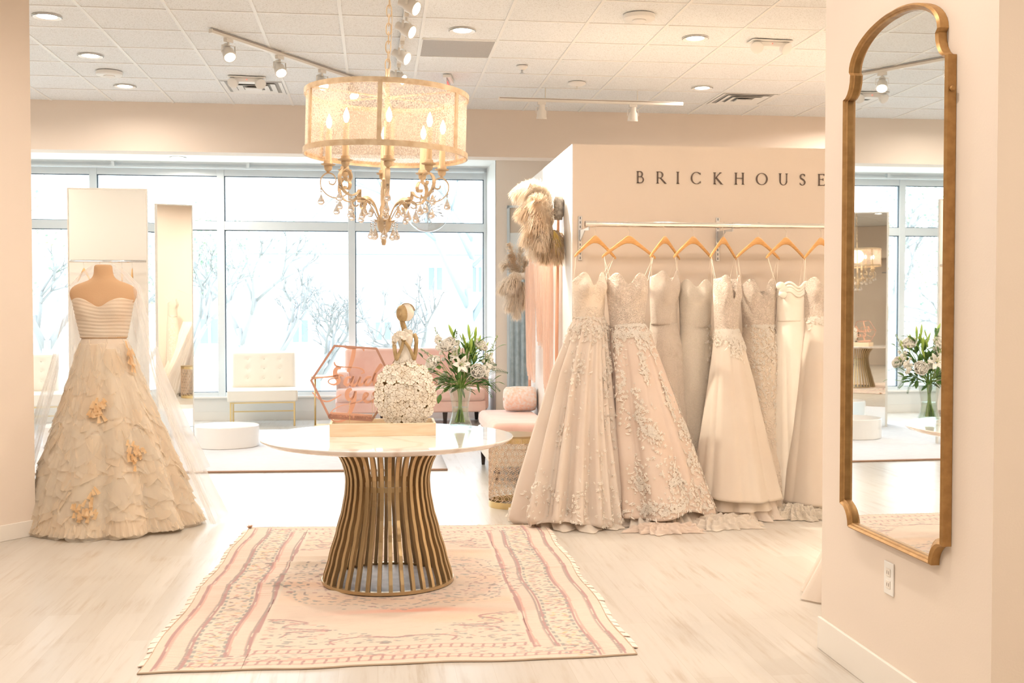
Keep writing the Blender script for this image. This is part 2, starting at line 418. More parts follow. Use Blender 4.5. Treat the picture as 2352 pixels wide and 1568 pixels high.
# right wall with the arched mirror: its near end is a corner, the next face turns right
struct('wall_right', MB().prism([(1.85, 3.13), (1.85, 4.419), (6.9, 4.419), (6.9, 3.13)], 0, CEIL), M['wall'])
struct('baseboard_right', MB().prism([(1.837, 3.117), (1.837, 4.43), (1.85, 4.419), (1.85, 3.117)], 0, .135), M['base'], bevel=.003)

# partition with the lettering and the clothes rail
PX0, PY0 = 1.455, 8.15
struct('wall_partition', MB().box(PX0, 4.9, PY0, 10.55, 0, 2.655), M['wall'])
struct('wall_partition_side', MB().box(PX0 - .006, PX0, PY0 + .0, 10.55, .1, 2.655), M['wall_white'])
struct('baseboard_partition', MB().box(PX0 - .018, PX0, PY0 - .014, 10.55, 0, .1).box(PX0, 4.9, PY0 - .014, PY0, 0, .1), M['base'])

# ------------------------------------------------------------------ ceiling fittings
M['lamp_glow'] = glow('downlight_glow', (1, .93, .82), 9)
def can_light():
    t = thing('recessed_light', 'x', 'ceiling light')
    MB().lathe([(.105, 0), (.105, .006), (.07, .012), (.068, .003), (.1, -.004)], 32, (0, 0, -.004), False, False).build('trim_ring', M['white'], t, smooth=40)
    MB().lathe([(.07, .004), (.001, .004)], 32, (0, 0, -.006), False, True).build('diffuser', M['lamp_glow'], t)
    return t
CL = can_light(); CL_used = False
def place_can(x, y, z, label, power=LAMP_W, group='recessed ceiling lights'):
    global CL_used
    if not CL_used: o = CL; CL_used = True; o.location = (x, y, z); tag(o, label, 'ceiling light', group)
    else: o = dup(CL, (x, y, z), None, label, group)
    l = room_lamp(0, 0, -.02, .12, power); l.parent = o; o['light_data'] = l.data.name
    return o
for (px, py, lab, pw) in [(108, 38, 'recessed ceiling light nearest the left wall edge, largest on the left', 1),
                      (208, 128, 'recessed ceiling light at left, middle of a row of three', 1),
                      (287, 198, 'smallest and farthest recessed light of the left row of three', 1),
                      (1062, 70, 'recessed ceiling light just behind the dark grey ceiling grille', 1),
                      (1597, 88, 'recessed ceiling light right of the round ceiling speaker', 1),
                      (1613, 202, 'recessed ceiling light beside the right-hand square air vent', 1)]:
    p = oz(px, py, CEIL); place_can(p.x, p.y, CEIL, lab)
p = oz(408, 361, 3.29); place_can(p.x, p.y, 3.29, 'recessed light in the white bay ceiling over the windows', 14)
# added unseen fittings of the same kind, placed to brighten walls, floor and gowns
k = 0
for (x, y, pw) in [(-.9, 5.6, HOME_W), (1.0, 5.6, HOME_W), (-.9, 3.4, HOME_W), (1.0, 3.4, HOME_W), (-.9, 1.2, HOME_W), (1.0, 1.2, HOME_W), (0, -1.2, HOME_W),
               (2.3, 5.3, HOME_W * .8), (3.6, 5.3, HOME_W * .8), (-1.9, 5.4, HOME_W), (-2.4, 3.6, HOME_W), (-4.6, 8.5, 20), (-4.6, 11.0, 20), (5.0, 8.5, 40), (5.2, 11.0, 30), (-5.0, 5.0, 20)]:
    place_can(x, y, CEIL, 'added recessed white ceiling light, outside the view', pw, 'added ceiling lights out of view'); k += 1
l_ = place_can(2.7, .9, CEIL, 'added warm recessed light for the right wall end, outside the view', HOME_W * 6, 'added ceiling lights out of view')  # unseen lamp added to warm and brighten the near wall end
bpy.data.lights[l_['light_data']].color = (1, .80, .60)
# ------------------------------------------------------------------ foreground rug (pattern drawn as woven colour)
rnd = random.Random(7)
def build_rug():
    W, L_ = 1.98, 2.84
    NX, NY = 380, 540
    c = np.zeros((NY, NX, 3)); 
    base = np.array([.70, .60, .49]); pink = np.array([.80, .53, .43]); org = np.array([.82, .56, .38])
    u = np.linspace(0, W, NX)[None, :]; v = np.linspace(0, L_, NY)[:, None]
    c[:] = base
    rs = np.random.RandomState(3)
    def noise(sx, sy, seed):
        r = np.random.RandomState(seed); a = r.rand(sy + 2, sx + 2)
        yy = np.linspace(0, sy, NY); xx = np.linspace(0, sx, NX); yi = yy.astype(int); xi = xx.astype(int); fy = (yy - yi)[:, None]; fx = (xx - xi)[None, :]
        fy = fy * fy * (3 - 2 * fy); fx = fx * fx * (3 - 2 * fx)
        A = a[yi][:, xi]; B = a[yi][:, xi + 1]; C_ = a[yi + 1][:, xi]; D = a[yi + 1][:, xi + 1]
        return (A * (1 - fx) + B * fx) * (1 - fy) + (C_ * (1 - fx) + D * fx) * fy
    def mixin(mask, col, amt):
        m_ = np.clip(mask, 0, 1)[..., None] * amt
        c[:] = c * (1 - m_) + np.array(col) * m_
    fld = ((u > .42) & (u < W - .42)) * np.clip((v - .35) / .25, 0, 1) * np.clip((L_ - .2 - v) / .2, 0, 1)
    mixin(fld * (noise(4, 14, 1) * .55 + .25), pink, .42)
    mixin(fld * np.clip(noise(5, 30, 2) * 2.4 - 1.3, 0, 1), pink, .5)
    mixin(fld * np.clip(noise(3, 24, 5) * 2.6 - 1.5, 0, 1), org, .5)
    mixin(np.exp(-((u - 1.1) / .25) ** 2 - ((v - .78) / .045) ** 2), (.85, .30, .18), .65)
    mixin(np.clip(noise(60, 200, 9) - .5, 0, 1) + 0 * u, (.55, .42, .33), .35)
    def dab(x, y, r, col, a):
        i0, i1 = int((x - r) / W * (NX - 1)), int((x + r) / W * (NX - 1)) + 1
        j0, j1 = int((y - r) / L_ * (NY - 1)), int((y + r) / L_ * (NY - 1)) + 1
        i0 = max(i0, 0); j0 = max(j0, 0); i1 = min(i1, NX - 1); j1 = min(j1, NY - 1)
        if i1 <= i0: i1 = i0 + 1
        if j1 <= j0: j1 = j0 + 1
        c[j0:j1, i0:i1] = c[j0:j1, i0:i1] * (1 - a) + np.array(col) * a
    def stroke(pts, r, col, a, dash=0):
        s_ = 0
        for p, q in zip(pts, pts[1:]):
            n = max(1, int(math.hypot(q[0] - p[0], q[1] - p[1]) / .004))
            for k in range(n):
                s_ += 1
                if dash and (s_ // dash) % 2: continue
                dab(lerp(p[0], q[0], k / n), lerp(p[1], q[1], k / n), r, col, a)
    dark = (.33, .25, .23); gr = (.34, .33, .30); mauve = (.46, .27, .25); rose = (.66, .38, .32)
    # long side stripes
    for side in (0, 1):
        for (off, w) in ((.045, .105), (.30, .095)):
            xa = off if side == 0 else W - off - w
            wob = [(.003 * sin(v_ * 5 + off * 9 + side) + .0015 * sin(v_ * 13), v_) for v_ in np.linspace(.16 if off > .2 else .02, L_ - (.16 if off > .2 else .02), 90)]
            stroke([(xa + q, v_) for q, v_ in wob], .0045, mauve, .75)
            stroke([(xa + w + q, v_) for q, v_ in wob], .0045, mauve, .75)
            stroke([(xa + .014 + q, v_) for q, v_ in wob], .003, rose, .6)
            stroke([(xa + w - .014 + q, v_) for q, v_ in wob], .003, dark, .45)
            i0, i1 = int((xa + .018) / W * NX), int((xa + w - .018) / W * NX)
            j0, j1 = int(wob[0][1] / L_ * NY), int(wob[-1][1] / L_ * NY)
            for j in range(j0, j1):
                f = .5 + .5 * noise_line[j % 400]
                if (j // 2) % 2 == 0: c[j, i0:i1] = c[j, i0:i1] * (1 - .55 * f) + np.array(rose) * .55 * f
                else: c[j, i0:i1] = c[j, i0:i1] * .6 + np.array([.86, .70, .60]) * .4
        # dashed green-grey guard lines
        for off in (.165, .285):
            xa = off if side == 0 else W - off
            stroke([(xa + .004 * sin(v_ * 9), v_) for v_ in np.linspace(.05, L_ - .05, 80)], .0045, gr, .6, 7)
        # motifs of the wide border
        y = .06
        while y < L_ - .05:
            xc = .225 if side == 0 else W - .225
            for q in range(7):
                x0 = xc + rnd.uniform(-.05, .045); y0 = y + rnd.uniform(-.03, .03); L2 = rnd.uniform(.01, .035); an = rnd.choice([0, .3, -.3, .8, -.8])
                stroke([(x0, y0), (x0 + L2 * cos(an), y0 + L2 * sin(an))], rnd.choice([.002, .003]), rnd.choice([dark, gr, mauve, rose, (.72, .50, .25)]), rnd.uniform(.35, .8))
            y += .045
    # end borders with chain lines
    for e in (0, 1):
        fy = (lambda q: q) if e == 0 else (lambda q: L_ - q)
        for (o1, o2, x0) in ((.05, .085, .18), (.19, .235, .42)):
            for o in (o1, o2): stroke([(x_, fy(o + .003 * sin(x_ * 12))) for x_ in np.linspace(x0, W - x0, 60)], .0024, rose, .6)
            x_ = x0
            while x_ < W - x0: stroke([(x_, fy(o1)), (x_ + .008, fy(o2))], .003, mauve, .6); x_ += .045
        for q in range(230):
            x0 = rnd.uniform(.14, W - .14); y0 = fy(rnd.uniform(.09, .19)); L2 = rnd.uniform(.008, .03)
            stroke([(x0, y0), (x0 + L2, y0 + rnd.uniform(-.006, .006))], .002, rnd.choice([dark, gr, mauve, rose]), rnd.uniform(.3, .7))
    # corner scrolls
    for sx in (0, 1):
        for sy in (0, 1):
            X = lambda q: .42 + q if sx == 0 else W - .42 - q
            Y = lambda q: .27 + q if sy == 0 else L_ - .27 - q
            for pts in ([(.0, .42), (.1, .40), (.18, .36), (.1, .33), (.08, .29), (.13, .27), (.28, .24), (.12, .22), (.1, .18), (.08, .14)],
                        [(.32, .02), (.30, .07), (.36, .10), (.48, .11), (.58, .09), (.66, .10)],):
                stroke([(X(a_), Y(b_)) for a_, b_ in smoothpath(pts, 5)], .0035, mauve, .65)
                stroke([(X(a_ * .93 + .0), Y(b_ * .93)) for a_, b_ in smoothpath(pts, 5)], .002, gr, .5, 6)
            for q in range(190):
                a_ = rnd.random() ** 1.3 * .62; b_ = rnd.random() ** 1.3 * .46
                if a_ / .62 + b_ / .46 > 1.05: continue
                L2 = rnd.uniform(.006, .035)
                stroke([(X(a_), Y(b_)), (X(a_ + L2), Y(b_ + rnd.uniform(-.008, .008)))], rnd.choice([.0018, .0018, .0035]), rnd.choice([dark, gr, mauve, rose, gr]), rnd.uniform(.3, .8))
    # worn centre medallion
    mc = (W / 2 + .02, 1.42)
    for R_, col, dsh in ((.62, gr, 5), (.56, dark, 9), (.44, mauve, 6), (.3, gr, 8)):
        pts = [(mc[0] + R_ * 1.0 * (1 + .07 * cos(8 * t)) * cos(t), mc[1] + R_ * .92 * (1 + .07 * cos(8 * t)) * sin(t)) for t in np.linspace(0, 2 * PI, 90)]
        stroke(pts, .0028, col, .5, dsh)
    for q in range(620):
        t = rnd.uniform(0, 2 * PI); R_ = rnd.uniform(.35, .68); w_ = .5 + .5 * cos(2 * t); 
        if rnd.random() > .35 + .6 * w_ and rnd.random() > .4: continue
        x0 = mc[0] + R_ * cos(t); y0 = mc[1] + R_ * .92 * sin(t); L2 = rnd.uniform(.006, .03)
        stroke([(x0, y0), (x0 + L2, y0 + rnd.uniform(-.006, .006))], rnd.choice([.0018, .0018, .004]), rnd.choice([dark, gr, gr, mauve]), rnd.uniform(.35, .85))
    # geometry: near edge slightly skewed, creases on the left, tabs on the selvage
    P00 = oz(312, 1550); P10 = oz(1460, 1506); P01 = oz(572, 1214); P11 = oz(1246, 1207)
    U = np.linspace(0, 1, NX)[None, :]; V = np.linspace(0, 1, NY)[:, None]
    X = (P00.x * (1 - U) + P10.x * U) * (1 - V) + (P01.x * (1 - U) + P11.x * U) * V
    Yv = (P00.y * (1 - U) + P10.y * U) * (1 - V) + (P01.y * (1 - U) + P11.y * U) * V
    X = X + .007 * np.sin(V * 9) * (1 - 2 * np.abs(U - .5)) + .008 * np.sin(V * 21 + 1) * (np.abs(U - .5) > .3)
    Yv = Yv + .008 * np.sin(U * 14) + .004 * np.sin(U * 33)
    crease = np.zeros_like(X)
    for (v0, a_, w_, u0) in ((.40, .010, .012, .25), (.46, .014, .014, .2), (.53, .011, .012, .3), (.62, .015, .014, .22), (.68, .008, .012, .3), (.57, .007, .01, .85), (.24, .013, .02, .62), (.74, .007, .015, .8), (.03, .011, .012, .4)):
        crease = crease + a_ * np.exp(-((V - v0 - .01 * np.sin(U * 6)) / w_) ** 2) * np.exp(-((U - u0) / .22) ** 2)
    Z = .007 + crease + .0015 * (noise(24, 34, 4) - .5)
    verts = np.stack([X, Yv, Z + 0 * X], -1).reshape(-1, 3)
    idx = np.arange(NX * NY).reshape(NY, NX)
    faces = np.stack([idx[:-1, :-1], idx[:-1, 1:], idx[1:, 1:], idx[1:, :-1]], -1).reshape(-1, 4)
    me = bpy.data.meshes.new('patterned_rug')
    me.vertices.add(len(verts)); me.vertices.foreach_set('co', verts.ravel())
    me.loops.add(faces.size); me.loops.foreach_set('vertex_index', faces.ravel().astype(np.int32))
    me.polygons.add(len(faces)); me.polygons.foreach_set('loop_start', np.arange(0, faces.size, 4, dtype=np.int32)); 
    me.polygons.foreach_set('use_smooth', [True] * len(faces))
    me.update(calc_edges=True)
    at = me.color_attributes.new('weave', 'FLOAT_COLOR', 'POINT')
    rgba = np.ones((NX * NY, 4)); rgba[:, :3] = c.reshape(-1, 3); at.data.foreach_set('color', rgba.ravel())
    m = mat('rug_wool', (.8, .6, .5), .95, bump=.35, bscale=260, sheen=.2)
    vc = m.node_tree.nodes.new('ShaderNodeVertexColor'); vc.layer_name = 'weave'
    m.node_tree.links.new(vc.outputs[0], m.node_tree.nodes['Principled BSDF'].inputs['Base Color'])
    me.materials.append(m)
    o = bpy.data.objects.new('patterned_rug', me); COL.objects.link(o)
    tag(o, 'faded blush and cream oriental rug under the round marble table', 'rug')
    # backing/edge thickness and fringe
    eb = MB()
    def edge_pt(u_, v_):
        j = int(round(v_ * (NY - 1))); i = int(round(u_ * (NX - 1))); return verts[j * NX + i]
    loop = [edge_pt(k / 60, 0) for k in range(60)] + [edge_pt(1, k / 80) for k in range(80)] + [edge_pt(1 - k / 60, 1) for k in range(60)] + [edge_pt(0, 1 - k / 80) for k in range(80)]
    eb.tube([(p[0], p[1], max(.004, p[2] - .003)) for p in loop], .0045, 6, closed=True)
    eb.build('bound_edge', mat('rug_binding', (.50, .38, .28), .9), o, smooth=True)
    fr = MB()
    for side in (0, 1):
        k = 0; v_ = .03
        while v_ < .97:
            L2 = rnd.uniform(.012, .03)
            p = edge_pt(side, v_); q = edge_pt(side, min(1, v_ + L2)); ex = rnd.uniform(.018, .034) * (1 if side else -1); z = .006 + rnd.random() * .004
            fr.add([(p[0], p[1], .009), (q[0], q[1], .009), (q[0] + ex, q[1], z * .4), (p[0] + ex, p[1], z * .6)], [(0, 1, 2, 3)])
            v_ += L2 + rnd.uniform(.001, .006)
    tag(fr.build('selvage_tabs', mat('rug_selvage', (.88, .68, .58), .9, 0, (.88, .74, .66), 20), o, thick=.004), kind='stuff')
    fg = MB()
    for k in range(420):
        u_ = rnd.random(); p = edge_pt(u_, 1); dx = rnd.uniform(-.015, .015); L2 = rnd.uniform(.008, .03)
        fg.add([(p[0] - .001, p[1], .008), (p[0] + .0012, p[1], .008), (p[0] + dx, p[1] + L2, rnd.uniform(.004, .016))], [(0, 1, 2)])
    for k in range(200):
        p = edge_pt(0.003, .995); a_ = rnd.uniform(0, 2 * PI); L2 = rnd.uniform(.01, .035)
        fg.add([(p[0], p[1], .008), (p[0] + .002, p[1] + .001, .008), (p[0] + L2 * cos(a_), p[1] + L2 * sin(a_), rnd.uniform(.01, .035))], [(0, 1, 2)])
    tag(fg.build('fringe', mat('rug_fringe', (.66, .40, .24), .9), o), kind='stuff')
noise_line = np.random.RandomState(11).rand(400)
build_rug()

# ------------------------------------------------------------------ round marble table
TX, TY = .055, 5.79
def marble():
    m = mat('white_marble', (.86, .83, .80), .07)
    nt = m.node_tree; N = nt.nodes; L = nt.links; b = N['Principled BSDF']
    tc = N.new('ShaderNodeTexCoord'); w = N.new('ShaderNodeTexNoise'); w.inputs['Scale'].default_value = 3; w.inputs['Detail'].default_value = 6; L.new(tc.outputs['Object'], w.inputs[0])
    v = N.new('ShaderNodeTexWave'); v.inputs['Scale'].default_value = 1.2; v.inputs['Distortion'].default_value = 14; v.inputs['Detail'].default_value = 4; L.new(tc.outputs['Object'], v.inputs[0])
    r = N.new('ShaderNodeValToRGB'); L.new(v.outputs[0], r.inputs[0]); r.color_ramp.elements[0].position = .0; r.color_ramp.elements[0].color = (.66, .56, .48, 1)
    r.color_ramp.elements[1].position = .14; r.color_ramp.elements[1].color = (.86, .83, .80, 1)
    mx = N.new('ShaderNodeMixRGB'); L.new(w.outputs[0], mx.inputs[0]); L.new(r.outputs[0], mx.inputs[1]); mx.inputs[2].default_value = (.86, .83, .80, 1); L.new(mx.outputs[0], b.inputs['Base Color'])
    b.inputs['Coat Weight'].default_value = .4; b.inputs['Coat Roughness'].default_value = .02
    return m
M['marble'] = marble()
tbl = thing('marble_table', 'round white marble table on a flared cage base of gold metal ribs', 'table', (TX, TY, .012))
TH = .754
MB().lathe([(.001, -.034), (.50, -.034), (.60, -.030), (.636, -.018), (.653, -.004), (.6545, .001), (.651, .004), (.001, .004)], 96, (0, 0, TH - .004)).build('tabletop', M['marble'], tbl, smooth=30)
def rib_r(t):   # t 0 base .. 1 top
    return table([(0, .328), (.18, .293), (.36, .256), (.52, .226), (.64, .211), (.74, .207), (.83, .218), (.91, .243), (1, .292)], t)[0]
NR = 36
for k in range(NR):
    a_ = 2 * PI * k / NR + .03
    path = [(rib_r(t) * cos(a_), rib_r(t) * sin(a_), .012 + t * (TH - .034 - .012)) for t in np.linspace(0, 1, 22)]
    MB().tube(path, (.0095, .0125), flat='rect', up=(cos(a_ + PI / 2), sin(a_ + PI / 2), 0)).build('rib', M['brass'], tbl, bevel=.0015, seg=1)
rg = MB().tube([(.332 * cos(t), .332 * sin(t), .008) for t in np.linspace(0, 2 * PI, 64)[:-1]], (.008, .012), flat='rect', closed=True)
rg.build('base_ring', M['brass'], tbl, smooth=40)
MB().tube([(.198 * cos(t), .198 * sin(t), .50) for t in np.linspace(0, 2 * PI, 48)[:-1]], (.013, .006), flat='rect', closed=True).build('waist_ring', M['brass'], tbl, smooth=40)
MB().tube([(.275 * cos(t), .275 * sin(t), TH - .042) for t in np.linspace(0, 2 * PI, 48)[:-1]], (.008, .012), flat='rect', closed=True).build('upper_ring', M['brass'], tbl, smooth=40)
MB().lathe([(.318, 0), (.318, .006), (.001, .006)], 64).build('base_plate', mat('base_plate_grey', (.40, .37, .37), .5, .3, (.30, .28, .28), 14), tbl)
TT = TH + .012      # table surface height

# ------------------------------------------------------------------ tray
M['blond'] = mat('blond_wood', (.74, .56, .36), .5, 0, (.82, .66, .46), 3, (3, 30, 30), bump=.1)
TRX, TRY = .031, 5.90
tray = thing('wooden_tray', 'pale blond wooden box tray on the marble table', 'tray', (TRX, TRY, TT), 0)
MB().box(-.27, .27, -.13, .13, 0, .012).build('tray_floor', M['blond'], tray)
tw = MB()
tw.box(-.275, .275, -.137, -.125, 0, .066).box(-.275, .275, .125, .137, 0, .066).box(-.275, -.263, -.125, .125, 0, .066).box(.263, .275, -.125, .125, 0, .066)
tw.build('tray_wall', mat('tray_wall_wood', (.78, .60, .40), .5, 0, (.84, .69, .50), 3, (3, 30, 30), bump=.1), tray, bevel=.0015, seg=1)
wb = MB().box(-.262, .262, -.124, .124, .013, .03)
tag(wb.build('white_liner', mat('wax_white', (.80, .76, .70), .8, bump=.5, bscale=60), tray))

# ------------------------------------------------------------------ figurine
M['statue_white'] = mat('chalk_white_resin', (.82, .72, .58), .75, 0, (.90, .84, .74), 9, bump=.3, bscale=60, lo=.3, hi=.5)
M['statue_gold'] = mat('aged_gold_resin', (.36, .24, .10), .5, .25, (.60, .45, .25), 18, bump=.3, bscale=50)
M['statue_dark'] = mat('carved_groove', (.24, .16, .08), .7)
SX, SY = oy(931, 900, 5.89).x, 5.89
fig = thing('lady_figurine', 'chalky statuette of a lady in a round skirt of carved flowers', 'figurine', (SX, SY, TT + .03))
CZ = .178; RX, RZ, RYD = .157, .178, .072
def skirt_pt(x, z, out=0.0):
    q = 1 - (x / RX) ** 2 - ((z) / RZ) ** 2
    y = -RYD * math.sqrt(max(q, 0)) ** .8 if q > 0 else 0
    n = Vector((x / RX ** 2, y / RYD ** 2 if q > .02 else -4, z / RZ ** 2)).normalized()
    return Vector((x, y, z)) + n * out, n
sk = MB()
rs = []
for j in range(21):
    ph = -PI / 2 + PI * (j + .3) / 20.6; rs.append([(RX * cos(ph) * cos(t), RYD * cos(ph) ** .8 * sin(t), CZ + RZ * sin(ph)) for t in np.linspace(0, 2 * PI, 41)[:-1]])
rs = [[(x, y, max(z, .002)) for x, y, z in r] for r in rs]
sk.rings(rs); sk.build('skirt', M['statue_gold'], fig, smooth=True)
pet = MB(); grv = MB(); outl = MB()
r5 = random.Random(5)
centers = []
for z0 in np.arange(-.165, .17, .041):
    half = RX * math.sqrt(max(0, 1 - (z0 / RZ) ** 2)); n = max(1, int(2 * half / .043))
    for i in range(n):
        x0 = -half + (i + .5) * 2 * half / n + r5.uniform(-.004, .004); zz = z0 + r5.uniform(-.006, .006)
        if (x0 / RX) ** 2 + (zz / RZ) ** 2 > .96: continue
        centers.append((x0, zz))
for (x0, z0) in centers:
    c0, n0 = skirt_pt(x0, z0); sc_ = r5.uniform(.0265, .032); ro = r5.uniform(0, 6)
    for back in ((1.0, .0045), (-1.0, .0045)):
        flip = back[0]
        lift = r5.uniform(.001, .007)
        a1 = n0.orthogonal().normalized(); a2 = n0.cross(a1)
        for k in range(5):
            b0 = ro + k * 2 * PI / 5
            pts = [(0, 0, .0)]
            for da, rr, h in ((-.55, .5, .004), (-.62, .85, .007), (-.35, 1.05, .004), (0, .93, .006), (.35, 1.05, .004), (.62, .85, .007), (.55, .5, .004)):
                pts.append((cos(b0 + da) * rr, sin(b0 + da) * rr, h))
            P_ = [c0 + (a1 * p[0] + a2 * p[1]) * sc_ + n0 * (p[2] + .003 + lift) for p in pts]
            Q_ = [p - n0 * .005 for p in P_]
            if flip < 0: P_ = [Vector((p.x, -p.y, p.z)) for p in P_]; Q_ = [Vector((p.x, -p.y, p.z)) for p in Q_]
            m_ = len(P_)
            R_o = [c0 + (a1 * p[0] + a2 * p[1]) * sc_ * 1.09 + n0 * (p[2] * .5 + .0015 + lift) for p in pts]
            outl.add([(p.x, p.y * flip, max(.001, p.z + CZ)) for p in R_o], [(0, i, i + 1) for i in range(1, m_ - 1)])
            pet.add([(p.x, p.y, p.z + CZ) for p in P_ + Q_], [(0, i, i + 1) for i in range(1, m_ - 1)] + [(i, i + 1, m_ + i + 1, m_ + i) for i in range(1, m_ - 1)])
        cc = c0 + n0 * (.008 + lift)
        if flip < 0: cc = Vector((cc.x, -cc.y, cc.z))
        grv.ball((cc.x, cc.y, cc.z + CZ), .0032, 8, 5)
        for k in range(5):
            b0 = ro + (k) * 2 * PI / 5
            e1 = c0 + (a1 * cos(b0) + a2 * sin(b0)) * sc_ * .25 + n0 * (.0085 + lift); e2 = c0 + (a1 * cos(b0) + a2 * sin(b0)) * sc_ * .8 + n0 * (.0095 + lift)
            if flip < 0: e1.y *= -1; e2.y *= -1
            grv.tube([(e1.x, e1.y, e1.z + CZ), (e2.x, e2.y, e2.z + CZ)], .0007, 4)
pet.v = [(x, y, max(z, .001)) for x, y, z in pet.v]
tag(pet.build('carved_flowers', M['statue_white'], fig), kind='stuff', label='overlapping carved white flower petals')
tag(outl.build('flower_outlines', M['statue_gold'], fig), kind='stuff')
tag(grv.build('flower_centres', M['statue_dark'], fig), kind='stuff')
MB().rings([[(-.0 + a * cos(t), b * sin(t), z) for t in np.linspace(0, 2 * PI, 25)[:-1]] for a, b, z in
            ((.066, .045, .325), (.047, .036, .345), (.033, .026, .372), (.027, .022, .40), (.031, .024, .43), (.040, .027, .46), (.043, .028, .485), (.037, .024, .505), (.02, .016, .515))]).build('bodice', M['statue_white'], fig, smooth=True)
MB().tube(smoothpath([(0, 0, .50), (-.006, 0, .53), (-.014, -.002, .555), (-.016, -.002, .57)], 4), [.021, .019, .0165, .015, .0145, .0145, .0145, .014, .014, .014, .014, .014, .015], 14).build('neck', M['statue_gold'], fig, smooth=True)
hd = MB().ball((-.014, -.006, .607), (.034, .036, .046), 20, 14); hd.tube([(-.024, -.038, .612), (-.028, -.044, .600), (-.024, -.037, .594)], .004, 6)
hd.build('head', M['statue_gold'], fig, smooth=True)
MB().ball((.004, .008, .612), (.044, .039, .048), 20, 14).build('turban', M['statue_white'], fig, smooth=True)
tb = MB()
for k in range(4):
    ph = -.5 + k * .36
    tb.tube([(.004 + .0445 * cos(t) * cos(ph * .6) * 1.0 + .004, .008 - .037 * sin(ph) * abs(sin(t)) - .004, .612 + .0485 * sin(t)) for t in np.linspace(.2, PI - .3, 14)], .0022, 6)
tb.build('turban_band', M['statue_gold'], fig, smooth=True)
for sgn in (-1, 1):
    arm = MB()
    path = smoothpath([(.045 * sgn, 0, .498), (.058 * sgn, -.004, .470), (.056 * sgn, -.012, .42), (.050 * sgn, -.022, .380), (.046 * sgn, -.028, .366), (.038 * sgn, -.036, .385), (.020 * sgn, -.046, .425), (.004 * sgn - .008, -.050, .458)], 4)
    arm.tube(path, [.0125 - .0045 * i / len(path) for i in range(len(path))], 10)
    for f_ in range(4): arm.tube([(.004 * sgn - .008, -.050, .455), (.002 * sgn - .010 + f_ * .003 * sgn, -.056, .470 - .001 * f_), (-.012 + f_ * .004 * sgn, -.052, .482)], [.004, .0032, .0022], 6)
    arm.build('arm', M['statue_gold'], fig, smooth=True)
for (x, y, z, s_) in ((-.052, -.03, .478, 1.25), (-.006, -.058, .488, 1.3), (-.034, -.035, .50, 1), (.022, -.04, .505, 1.1), (-.058, -.01, .455, .9), (.002, -.03, .515, .8)):
    fl = MB()
    for k in range(5):
        b0 = k * 2 * PI / 5 + x * 40
        R_ = .0165 * s_; P_ = [(x, y - .003, z)] + [(x + R_ * q * cos(b0 + da), y - .003 - .006 * q * (1 - abs(da)) - .002 * (k % 2), z + R_ * q * sin(b0 + da)) for da, q in ((-.5, .5), (-.62, .85), (-.3, 1.05), (0, .95), (.3, 1.05), (.62, .85), (.5, .5))]
        fl.add(P_, [(0, i, i + 1) for i in range(1, 7)])
    fl.ball((x, y - .004, z), .0035, 8, 5)
    fl.build('shoulder_flower', M['statue_white'], fig, thick=.003)

# ------------------------------------------------------------------ hexagon sign
HX = oy(811, 880, 5.93)
sign = thing('hexagon_sign', 'rose copper hexagon sign with script lettering standing in the tray', 'sign', (HX.x, 5.94, HX.z), math.radians(-3))
SR = .228; tilt = math.radians(-4)
hexp = [(SR * cos(PI - k * PI / 3 + tilt), 0, SR * sin(PI - k * PI / 3 + tilt)) for k in range(6)]
fr = MB()
for k in range(6):
    p, q = Vector(hexp[k]), Vector(hexp[(k + 1) % 6]); d_ = (q - p).normalized(); w_ = Vector((d_.z, 0, -d_.x))
    inn = .012
    c0 = (p) ; c1 = q
    pi_ = p * (1 - inn / SR * 1.1); qi_ = q * (1 - inn / SR * 1.1)
    fr.add([(v.x, y, v.z) for y in (-.004, .004) for v in (p, q, qi_, pi_)], [(0, 1, 2, 3), (7, 6, 5, 4), (0, 4, 5, 1), (2, 6, 7, 3)])
fr.build('hexagon_frame', M['copper_wood'], sign)
def ribbon(pts, scale=1.0, ox=0, oz_=0, th=.0025, k=7):
    """script stroke: pts (x, z, width); returns a flat, thick ribbon"""
    sp = smoothpath(pts, k); mb = MB(); n = len(sp); L1 = []; R1 = []
    for i in range(n):
        a_ = sp[max(0, i - 1)]; b_ = sp[min(n - 1, i + 1)]; dx, dz = b_[0] - a_[0], b_[1] - a_[1]; l = math.hypot(dx, dz) or 1
        w_ = sp[i][2] * .68; nx, nz = -dz / l * w_, dx / l * w_
        L1.append((sp[i][0] + nx, sp[i][1] + nz)); R1.append((sp[i][0] - nx, sp[i][1] - nz))
    v = []
    for i in range(n):
        for (x, z) in (L1[i], R1[i]):
            for y in (-th, th): v.append((ox + x * scale, y, oz_ + z * scale))
    f = []
    for i in range(n - 1):
        a_ = i * 4; b_ = a_ + 4
        f += [(a_, a_ + 2, b_ + 2, b_), (a_ + 1, b_ + 1, b_ + 3, a_ + 3), (a_, b_, b_ + 1, a_ + 1), (a_ + 2, a_ + 3, b_ + 3, b_ + 2)]
    f += [(0, 1, 3, 2), ((n - 1) * 4, (n - 1) * 4 + 2, (n - 1) * 4 + 3, (n - 1) * 4 + 1)]
    mb.add(v, f); return mb
def px2(x, y): return ((x - 811) * .00237, (880 - y) * .00237)
def S(*pts):  # pixel x, y, width px
    return [(*px2(x, y), w * .00237) for x, y, w in pts]
def word(name, strokes, m=None):
    mb = MB()
    for s_ in strokes:
        r = ribbon(s_); mb.add(r.v, r.f)
    return mb.build(name, m or M['copper'], sign)
